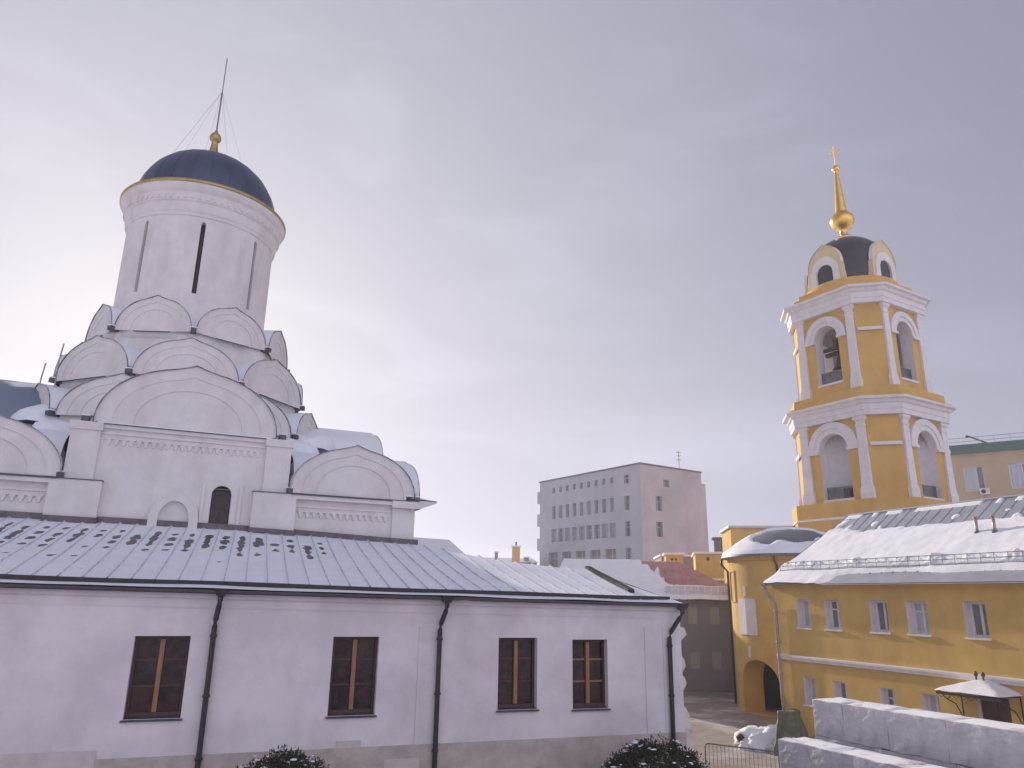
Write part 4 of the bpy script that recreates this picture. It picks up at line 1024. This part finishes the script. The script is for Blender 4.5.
def gsn2(u, v):
    p = gr(u, v); s = p[0]
    h = .12+.05*noise.noise(Vector((s*.8, v*4, 0)))
    k = (s+3.4-(1-v)*3.4)/1.0+.9*noise.noise(Vector((s*.9, v*3.2, 8)))+.9*noise.noise(Vector((s*3.5-v*3, v*3, 8)))
    if v > .30 and k > 0: h -= .6*min(k, .5)*min(1, (v-.30)*8)
    if v < .03: h -= .1*(.03-v)/.03
    return (p[0], p[1], p[2]+max(h, -.06))
b.grid(220, 80, gsn2); b.build('snow_cover', parent=ro, fix=False)
b = MB().use(mat('pale_guard_sheet', (.72, .70, .74), (.60, .57, .61), 2, .6))
i = 0; x = -1.6
while x < 3.9:
    b.box(x, x+.34, -.12, -.08, 5.88, 6.38); x += .42
b.box(-1.7, 4.0, -.075, -.06, 6.0, 6.06); b.box(-1.7, 4.0, -.075, -.06, 6.25, 6.3)
b.build('snow_rail', parent=ro)
# ridge snow lip at the left end
# yellow chimney house and yellow block further back
def small_building(name, loc, rz, wx, dy, h, wm, label, cat='building', roofh=.0, roofm=None, cap=None, holes=()):
    e = empty(name, loc, rz, label, cat)
    b = MB().use(wm); b.box(-wx/2, wx/2, 0, dy, 0, h); b.build('wall', parent=e)
    b = MB().use(roofm or SNOW)
    if roofh: b.loft([[(-wx/2-.2, -.2, h), (wx/2+.2, -.2, h), (wx/2+.2, dy+.2, h), (-wx/2-.2, dy+.2, h)], [(-wx/2+.3, dy*.45, h+roofh), (wx/2-.3, dy*.45, h+roofh), (wx/2-.3, dy*.55, h+roofh), (-wx/2+.3, dy*.55, h+roofh)]])
    else: b.box(-wx/2-.15, wx/2+.15, -.15, dy+.15, h, h+.16)
    b.build('roof', parent=e)
    for (x, z, w_, h_) in holes:
        b = MB().use(VOID); b.box(x-w_/2, x+w_/2, -.05, -.01, z-h_/2, z+h_/2); b.build('window', parent=e)
    return e
small_building('roof_lantern', (13.1, 60, 0), R(-8), 1.35, 2, 8.95, YEL, 'small yellow chimney block with snow cap above the red roof', 'chimney', holes=((-.2, 8.6, .15, .15), (.12, 8.6, .15, .15)))
small_building('yellow_block', (17.0, 62, 0), R(-12), 3.4, 6, 9.2, YEL, 'yellow building with small vents between the red roof and the gate building', holes=((-.7, 8.8, .2, .25), (.5, 8.8, .2, .25)))
small_building('pink_house', (16.2, 72, 0), R(-5), 3.4, 6, 9.5, MAUVE, 'dull pink house with one dark window behind the red roof', holes=((-.3, 8.55, .6, .8),))
small_building('dark_chimney', (18.5, 66, 0), R(-12), 1.1, 1.2, 10.7, BMET, 'dark square chimney rising beside the gate building roof', 'chimney', roofm=EDGE)
small_building('white_shed', (15.6, 55, 0), R(-5), 2.2, 2, 6.9, GREYL, 'small pale lean-to with snow under the yellow block', 'shed')

# ------------------------------------------------------------------ far concrete office building
fb = empty('office_building', (17.66, 100, 0), 0, 'large grey concrete office block with a pink side wall in the distance', 'office building')
HT = 23.3
b = MB()
angL = R(124)  # direction of the left facade leaving the corner
def LM(x, d, z):   # x metres from the corner along the left facade
    dx, dy = math.cos(angL), math.sin(angL); nx, ny = dy, -dx
    return (dx*x+nx*d, dy*x+ny*d, z)
angR = R(34)
def RM(x, d, z):
    dx, dy = math.cos(angR), math.sin(angR); nx, ny = -dy, dx
    return (dx*x+nx*d, dy*x+ny*d, z)
lops = []
rows = ((20.95, 22.15), (17.3, 19.25), (13.75, 15.75))
xsL = [5.75+i*(20.35-5.75-1.1)/8 for i in range(9)]
for (z0, z1), wl, wr, zl in zip(rows, (.25, .38, .55), (.45, .52, .72), (.35, 0, 0)):
    for x in xsL: lops.append((x-wl, x+wr, z0+zl, z1, 0))
    lops.append((2.2, 3.25, z0, z1, 0))
for i in range(5): lops.append((5.2+i*3.3, 7.45+i*3.3, 9.6, 12.2, 0))
lops.append((2.2, 3.25, 10.3, 12.2, 0))
wallface(b, 0, 23, 0, HT, lops, .55, LM, wall=CONC, reveal=CONC)
rops = [(4.4, 5.5, 20.6, 21.6, 0), (2.8, 3.95, 17.2, 19.2, 0), (2.75, 3.9, 13.7, 15.7, 0)]
wallface(b, 0, 12.1, 0, HT-.002, rops, .5, RM, wall=CONCP, reveal=CONC)
b.use(CONCP); b.poly([RM(12.1, 0, 0), RM(12.1, .6, 0), RM(12.1, .6, HT), RM(12.1, 0, HT)])
wallface(b, 12.1, 13.6, 0, 21.9, (), 0, lambda x, d, z: RM(x, .6, z), wall=CONCP)
b.poly([RM(13.6, .6, 0), RM(13.6, 20, 0), RM(13.6, 20, 21.9), RM(13.6, .6, 21.9)]); b.poly([RM(12.1, .6, 21.9), RM(13.6, .6, 21.9), RM(13.6, 20, 21.9), RM(12.1, 20, 21.9)])
b.poly([RM(12.1, .6, 20), RM(12.1, 20, 20), RM(12.1, 20, HT), RM(12.1, .6, HT)])
b.use(CONC)
P4 = [LM(0, 0, HT-.1), RM(12.1, 0, HT-.1), tuple(Vector(RM(12.1, 0, HT-.1))+Vector(LM(23, 0, 0))), LM(23, 0, HT-.1)]; b.poly(P4)
b.poly([LM(23, 0, 0), tuple(Vector(RM(12.1, 0, 0))+Vector(LM(23, 0, 0))), tuple(Vector(RM(12.1, 0, HT))+Vector(LM(23, 0, 0))), LM(23, 0, HT)])
b.build('wall', parent=fb)
b = MB().use(EDGE)
for f_, L_ in ((LM, 23.1), (RM, 12.2)):
    p = [f_(-.1, -.12, HT), f_(L_, -.12, HT), f_(L_, .4, HT), f_(-.1, .4, HT)]; q4 = [(x, y, HT+.22) for x, y, z in p]
    b.idx(p+q4, [(0, 1, 2, 3), (4, 5, 6, 7), (0, 1, 5, 4), (1, 2, 6, 5), (2, 3, 7, 6), (3, 0, 4, 7)])
b.build('coping', parent=fb)
# notched bays at the far left edge
b = MB().use(CONC)
for z in (12.6, 16.4, 20.0): 
    p = [LM(23, -.0, z), LM(23.7, -.0, z), LM(23.7, 1, z), LM(23, 1, z)]; q4 = [(x, y, z+1.9) for x, y, _ in p]
    b.idx(p+q4, [(0, 1, 2, 3), (4, 5, 6, 7), (0, 1, 5, 4), (1, 2, 6, 5), (2, 3, 7, 6), (3, 0, 4, 7)])
b.build('balcony', parent=fb)
fr_rnd = random.Random(4)
FGLASS2 = mat('far_glass_with_blinds', (.24, .24, .26), (.32, .31, .33), .5, .5)
FGLASS3 = mat('far_dark_glass', (.05, .05, .06), (.09, .09, .10), .5, .2)
for k, (f_, lst) in enumerate(((LM, lops), (RM, rops))):
    for (a, c, z0, z1, _) in lst:
        gm_ = FGLASSB if z0 < 11 and c-a > 2 else FGLASS
        if gm_ is FGLASS: gm_ = fr_rnd.choice((FGLASS, FGLASS, FGLASS2, FGLASS3))
        b = MB().use(gm_); b.poly([f_(a, .42, z0), f_(c, .42, z0), f_(c, .42, z1), f_(a, .42, z1)])
        wo = b.build('window', parent=fb)
        b = MB().use(CONC)
        for (xa, xb, za, zb) in (((a+c)/2-.06, (a+c)/2+.06, z0, z1), (a, (a+c)/2-.06, z0+(z1-z0)*.62, z0+(z1-z0)*.62+.1), ((a+c)/2+.06, c, z0+(z1-z0)*.62, z0+(z1-z0)*.62+.1)):
            b.poly([f_(xa, .38, za), f_(xb, .38, za), f_(xb, .38, zb), f_(xa, .38, zb)])
        b.build('frame', parent=wo)
b = MB().use(MATS['dull_steel']); p = RM(8.7, 1, 0); b.tube([(p[0], p[1], HT-.1), (p[0], p[1], 26.3)], .07, 6)
for z in (25.0, 25.6, 26.1): b.tube([(p[0]-.35, p[1], z), (p[0]+.35, p[1], z)], .05, 5)
b.build('antenna', parent=fb)

# ------------------------------------------------------------------ beige building behind the tower
bb = empty('beige_building', (49.14, 75, 0), R(-35), 'beige building with green roof edge, white blinds and air conditioners behind the bell tower', 'building')
b = MB(); bops = [(-2.35+3.95*i, -.60+3.95*i, z, z+2.5, 0) for i in (-1, 0, 1, 2) for z in (16.8, 12.8)]
wallface(b, -9, 14, 0, 20.75, bops, .2, None, wall=BEIGE, reveal=BEIGE)
b.use(BEIGE); b.poly([(-9, 0, 0), (-9, 10, 0), (-9, 10, 20.7), (-9, 0, 20.7)]); b.build('wall', parent=bb)
b = MB().use(GREEN); b.idx([(-9.3, -.4, 20.7), (14, -.4, 20.7), (14, -.4, 20.85), (-9.3, -.4, 20.85), (-9, .3, 21.75), (14, .3, 21.75), (-9, 10, 21.8), (14, 10, 21.8), (-9.3, .1, 20.7), (14, .1, 20.7)],
    [(0, 1, 2, 3), (3, 2, 5, 4), (4, 5, 7, 6), (0, 8, 9, 1)]); ro = b.build('roof', parent=bb)
b = MB().use(FENCE)
for dz in (.35, .75): b.tube([(-9, .6, 21.75+dz), (14, .6, 21.75+dz)], .022, 4)
for i in range(17): x = -9+1.4*i; b.tube([(x, .6, 21.7), (x, .6, 22.5)], .025, 4)
b.build('railing', parent=ro)
for (a, c, z0, z1, _) in bops:
    b = MB().use(WHT); b.box(a, a+.08, .1, .18, z0, z1); b.box(c-.08, c, .1, .18, z0, z1); b.box(a+.08, c-.08, .1, .18, z1-.08, z1); b.box(a+.08, c-.08, .1, .18, z0, z0+.08); b.box(c-.62, c-.56, .1, .18, z0+.08, z1-.08)
    wo = b.build('window', parent=bb)
    b = MB().use(BLIND); b.box(a+.04, c-.6, .13, .15, z0+.04, z1-.04); b.use(HGLASS); b.box(c-.58, c-.04, .13, .15, z0+.04, z1-.04); b.build('pane', parent=wo)
    b = MB().use(WHT); b.box(c-.55, c+.30, -.45, -.03, z0-.45, z0+.18)
    ao = b.build('air_conditioner', parent=bb, bevel=.03)
    b = MB().use(VOID); b.tube([(c-.22, -.47, z0-.14), (c-.22, -.44, z0-.14)], .21, 16); b.build('fan_grille', parent=ao)
b = MB().use(DARK)
b.tube([(.5, 1.0, 21.6), (-1.55, 1.0, 22.75)], .08, 6); b.box(-1.72, -1.5, .9, 1.1, 22.55, 22.8); b.tube([(-.3, 1.0, 22.05), (-.3, 1.0, 21.7)], .04, 5); b.tube([(.45, 1, 21.6), (.95, 1, 21.75)], .1, 6)
davit = b.build('roof_davit', loc=(49.14, 75, 0), rot=(0, 0, R(-35))); tag(davit, 'dark slanting roof crane arm on the green roof edge', 'crane arm')

# ------------------------------------------------------------------ small skyline bits left of the office block
sk = small_building('skyline_chimney', (1.0, 110, 0), 0, 1.15, 1, 12.6, YEL, 'small yellow rooftop chimney with flat white cap on the skyline', 'chimney')
b = MB().use(FENCE); b.tube([(0, .5, 12.4), (0, .5, 13.3)], .15, 6); b.build('flue', parent=sk)
small_building('skyline_roof', (-.6, 112, 0), R(5), 9.5, 6, 10.5, GREYP, 'low grey roof with snow on the skyline beside a yellow chimney', roofh=.7)
small_building('skyline_vent', (-1.9, 113, 0), R(5), .45, .6, 11.9, GREYP, 'thin grey vent stack leftmost on the skyline roofs', 'vent stack')
small_building('skyline_stack', (2.6, 113, 0), R(5), .7, .6, 11.2, GREYP, 'short grey vent stack on the skyline between yellow chimney and office block', 'vent stack')

# ------------------------------------------------------------------ yard: blocks, tarpaulin, sacks, barrier, shrubs
def block(name, loc, rz, sx, sy, sz, label, seed, snow=False):
    rnd = random.Random(seed)
    b = MB().use(BLOCK)
    n = 12
    def face(fn):
        b.grid(n, n, lambda u, v: fn(u, v))
    j = lambda x, y, z: tuple(c_+.030*noise.noise(Vector((x*2+seed, y*2+k_*7, z*2)))+.014*noise.noise(Vector((x*9+seed, y*9+k_*7, z*9))) for k_, c_ in enumerate((x, y, z)))
    for y in (0, sy): face(lambda u, v: j(sx*u, y, sz*v))
    for x in (0, sx): face(lambda u, v: j(x, sy*u, sz*v))
    for z in (0, sz): face(lambda u, v: j(sx*u, sy*v, z))
    o = b.build(name, loc=loc, rot=(0, 0, rz), bevel=.012); tag(o, label, 'concrete block', 'pale blocks stacked in the yard')
    if snow:
        b = MB().use(SNOW, True)
        b.grid(18, 10, lambda u, v: (sx*u, sy*v, sz-.03+(.02+.025*(1+noise.noise(Vector((u*3+seed, v*3, 1)))))*min(1, min(u, 1-u)*9, min(v, 1-v)*9)+0*u))
        b.build('snow', parent=o)
    return o
# upper stack (three high) and, in front of it, the lower two-high row
d1 = Vector((.454, -.891, 0)); r1 = math.atan2(d1.y, d1.x); o1 = Vector((8.72, 22.74, 0))
names_up = ['leftmost pale block of the top row of the stack', 'second pale block from the left of the top row', 'third pale block of the top row, longer', 'rightmost pale block of the top row by the picture edge']
lens = [1.0, 1.35, 1.6, 2.6]
x = 0
for i, L_ in enumerate(lens):
    p = o1+d1*x
    block('concrete_block', (p.x, p.y, 1.90), r1, L_-.004, 1.1, .945, names_up[i]+', snow dusted', 10+i, True); x += L_
x = 0
for row in (0, 1):
    x = 0
    for i, L_ in enumerate((1.9, 2.2, 2.45)):
        p = o1+d1*x; block('concrete_block', (p.x, p.y, .0+.95*row), r1, L_-.004, 1.1, .945, 'pale block hidden in the layers underneath the top row of the stack', 20+i+row*5); x += L_
d2 = Vector((.44, -.898, 0)); r2_ = math.atan2(d2.y, d2.x); o2 = Vector((7.43, 22.06, 0))
for row in (0, 1):
    x = 0
    for i, L_ in enumerate((1.8, 1.9, 2.4)):
        p = o2+d2*x; block('concrete_block', (p.x, p.y, .0+.96*row), r2_, L_-.004, .98, .945, ('pale block in the bottom layer carrying the front row' if row == 0 else '%s pale block of the lower front row before the top row' % ('leftmost', 'middle', 'rightmost')[i]), 40+i+row*5, row == 1); x += L_

# tarpaulin-covered pile
tp = MB().use(TARP, True)
def tf_(u, v):
    a = 2*math.pi*u
    k = 1-.36*v-.05*v*v
    if v > .92: k *= max(0, (1-v)/.08)
    ca, sa = math.cos(a), math.sin(a); q_ = 1/max(abs(ca), abs(sa))**.7
    f = 1+.22*noise.noise(Vector((ca*2, sa*2, v*2)))+.10*noise.noise(Vector((ca*5, sa*5, v*5)))+.07*math.sin(a*7+v*5)*(1-v)
    return (.60*ca*q_*k*f-.02*v, .5*sa*q_*k*f, 1.55*min(v/.92, 1)+.06*noise.noise(Vector((ca, sa, v*4)))+.05*ca*min(v, .9))
tp.grid(60, 24, tf_); o = tp.build('tarpaulin_pile', loc=(10.72, 30.3, 0), rot=(0, 0, R(-30)))
tag(o, 'tall pile wrapped in dark green tarpaulin beside the pale blocks', 'covered pile')
# heap of white sacks and snow
hp = empty('snow_heap', (10.35, 31.6, 0), R(-20), 'low heap of white snowy sacks on the paving beside the green tarpaulin', 'snow heap')
for i, (x, y, z, a, c, h) in enumerate(((-.15, 0, 0, 1.0, .7, .72), (.75, -.5, 0, .9, .6, .45), (-.55, -.2, 0, .7, .5, .45), (1.3, -.3, 0, .6, .6, .35))):
    q = mound(hp, 'sack' if i else 'snow', (x, y, z-.03), a, c, h, i+3, BAG if i else SNOW, .6, 40, 18)
q = MB().use(DARK); q.tube([(-1.2, -.1, .25), (-1.05, .0, .35)], .14, 10); q.build('bucket', parent=hp)
# long drift continuing behind the stacked blocks
# crowd barrier
br = empty('crowd_barrier', (6.37, 25.89, 0), R(-34), 'grey metal crowd control barrier standing on the paving at the end of the white building', 'barrier')
b = MB().use(FENCE, True)
b.tube([(0, 0, .02), (0, 0, 1.02), (.03, 0, 1.08), (.10, 0, 1.12), (2.2, 0, 1.12), (2.27, 0, 1.08), (2.3, 0, 1.02), (2.3, 0, .02)], .02, 8); b.tube([(0, 0, .2), (2.3, 0, .2)], .018, 6)
b.build('frame', parent=br)
b = MB().use(FENCE, True)
for i in range(1, 18): b.tube([(2.3*i/18, 0, .2), (2.3*i/18, 0, 1.12)], .008, 5)
b.build('bars', parent=br)
for x in (.25, 2.05):
    b = MB().use(FENCE, True); b.tube([(x, -.3, .02), (x, 0, .12), (x, .3, .02)], .016, 6); b.tube([(x, 0, .1), (x, 0, .2)], .016, 6); b.build('foot', parent=br)

def shrub(loc, rx, rz_, label, seed):
    rnd = random.Random(seed)
    e = empty('evergreen_shrub', loc, 0, label, 'shrub', 'rounded evergreen shrubs by the white wall')
    H_ = rz_
    b = MB().use(BARK, True)
    for i in range(9):
        a = rnd.uniform(0, 6.28); q_ = rnd.uniform(.3, .8)
        b.tube([(0, 0, 0), (.1*math.cos(a), .1*math.sin(a), .4), (q_*rx*.7*math.cos(a), q_*rx*.7*math.sin(a), H_*rnd.uniform(.6, .85))], .045, 5, .01)
    b.build('stem', parent=e)
    b = MB(); nclump = 620
    for c in range(nclump):
        # clump centre near the surface of a rounded, flattened crown
        th = rnd.uniform(0, 6.283); u = rnd.uniform(-.75, 1); r = math.sqrt(max(0, 1-u*u)); q_ = rnd.uniform(.62, 1.0)**.6
        k = 1+.22*noise.noise(Vector((r*math.cos(th)*2+seed, r*math.sin(th)*2, u*2)))
        cx, cy, cz = rx*r*math.cos(th)*q_*k, rx*r*math.sin(th)*q_*k, H_*.55+H_*.43*u*q_*k
        cr = rnd.uniform(.06, .13)*rx
        b.use(LEAF if rnd.random() < .78 else LEAF2)
        for l in range(34):
            d = Vector((rnd.gauss(0, 1), rnd.gauss(0, 1), rnd.gauss(0, 1))).normalized(); p = Vector((cx, cy, cz))+d*cr*rnd.uniform(.2, 1.15)
            n1 = Vector((rnd.gauss(0, 1), rnd.gauss(0, 1), rnd.gauss(0, 1))).normalized(); t1 = d.cross(n1)
            if t1.length < .01: continue
            t1 = t1.normalized()*rnd.uniform(.012, .022); g_ = (d+Vector((0, 0, .4))).normalized()*rnd.uniform(.03, .065)
            b.poly([p-t1, p+t1, p+g_+t1*.4, p+g_-t1*.4])
    b.build('foliage', parent=e, fix=False)
    b = MB().use(SNOW, True)
    for c in range(110):
        th = rnd.uniform(0, 6.283); u = rnd.uniform(.1, .95); r = math.sqrt(1-u*u)
        k = 1+.22*noise.noise(Vector((r*math.cos(th)*2+seed, r*math.sin(th)*2, u*2)))
        cx, cy, cz = rx*r*math.cos(th)*k, rx*r*math.sin(th)*k, H_*.55+H_*.43*u*k
        s_ = rnd.uniform(.015, .055); sx = rnd.uniform(.8, 1.6)
        b.grid(10, 6, lambda uu, vv: (cx+s_*sx*math.cos(6.283*uu)*math.sin(math.pi*vv)*(1+.9*noise.noise(Vector((uu*4, vv*3, c)))), cy+s_*math.sin(6.283*uu)*math.sin(math.pi*vv), cz+s_*.4*math.cos(math.pi*vv)+.02))
    b.build('snow', parent=e)
shrub((-4.5, 16.7, 0), 1.2, 2.36, 'dark rounded evergreen shrub dusted with snow below the second window from the left', 5)
shrub((3.74, 20.4, 0), 1.3, 2.12, 'dark rounded evergreen shrub with snow clumps by the right downpipe of the white building', 11)

# ------------------------------------------------------------------ winter haze
HZ = bpy.data.materials.new('thin_winter_haze'); HZ.use_nodes = True
t = HZ.node_tree; t.nodes.clear(); o_ = N(t, 'ShaderNodeOutputMaterial'); v_ = N(t, 'ShaderNodeVolumePrincipled')
v_.inputs['Color'].default_value = (.92, .90, 1.0, 1); v_.inputs['Density'].default_value = .0016; v_.inputs['Anisotropy'].default_value = .2
t.links.new(v_.outputs[0], o_.inputs['Volume'])
b = MB().use(HZ); b.box(-90, 110, -30, 160, -1, 45)
tag(b.build('haze'), kind='stuff')
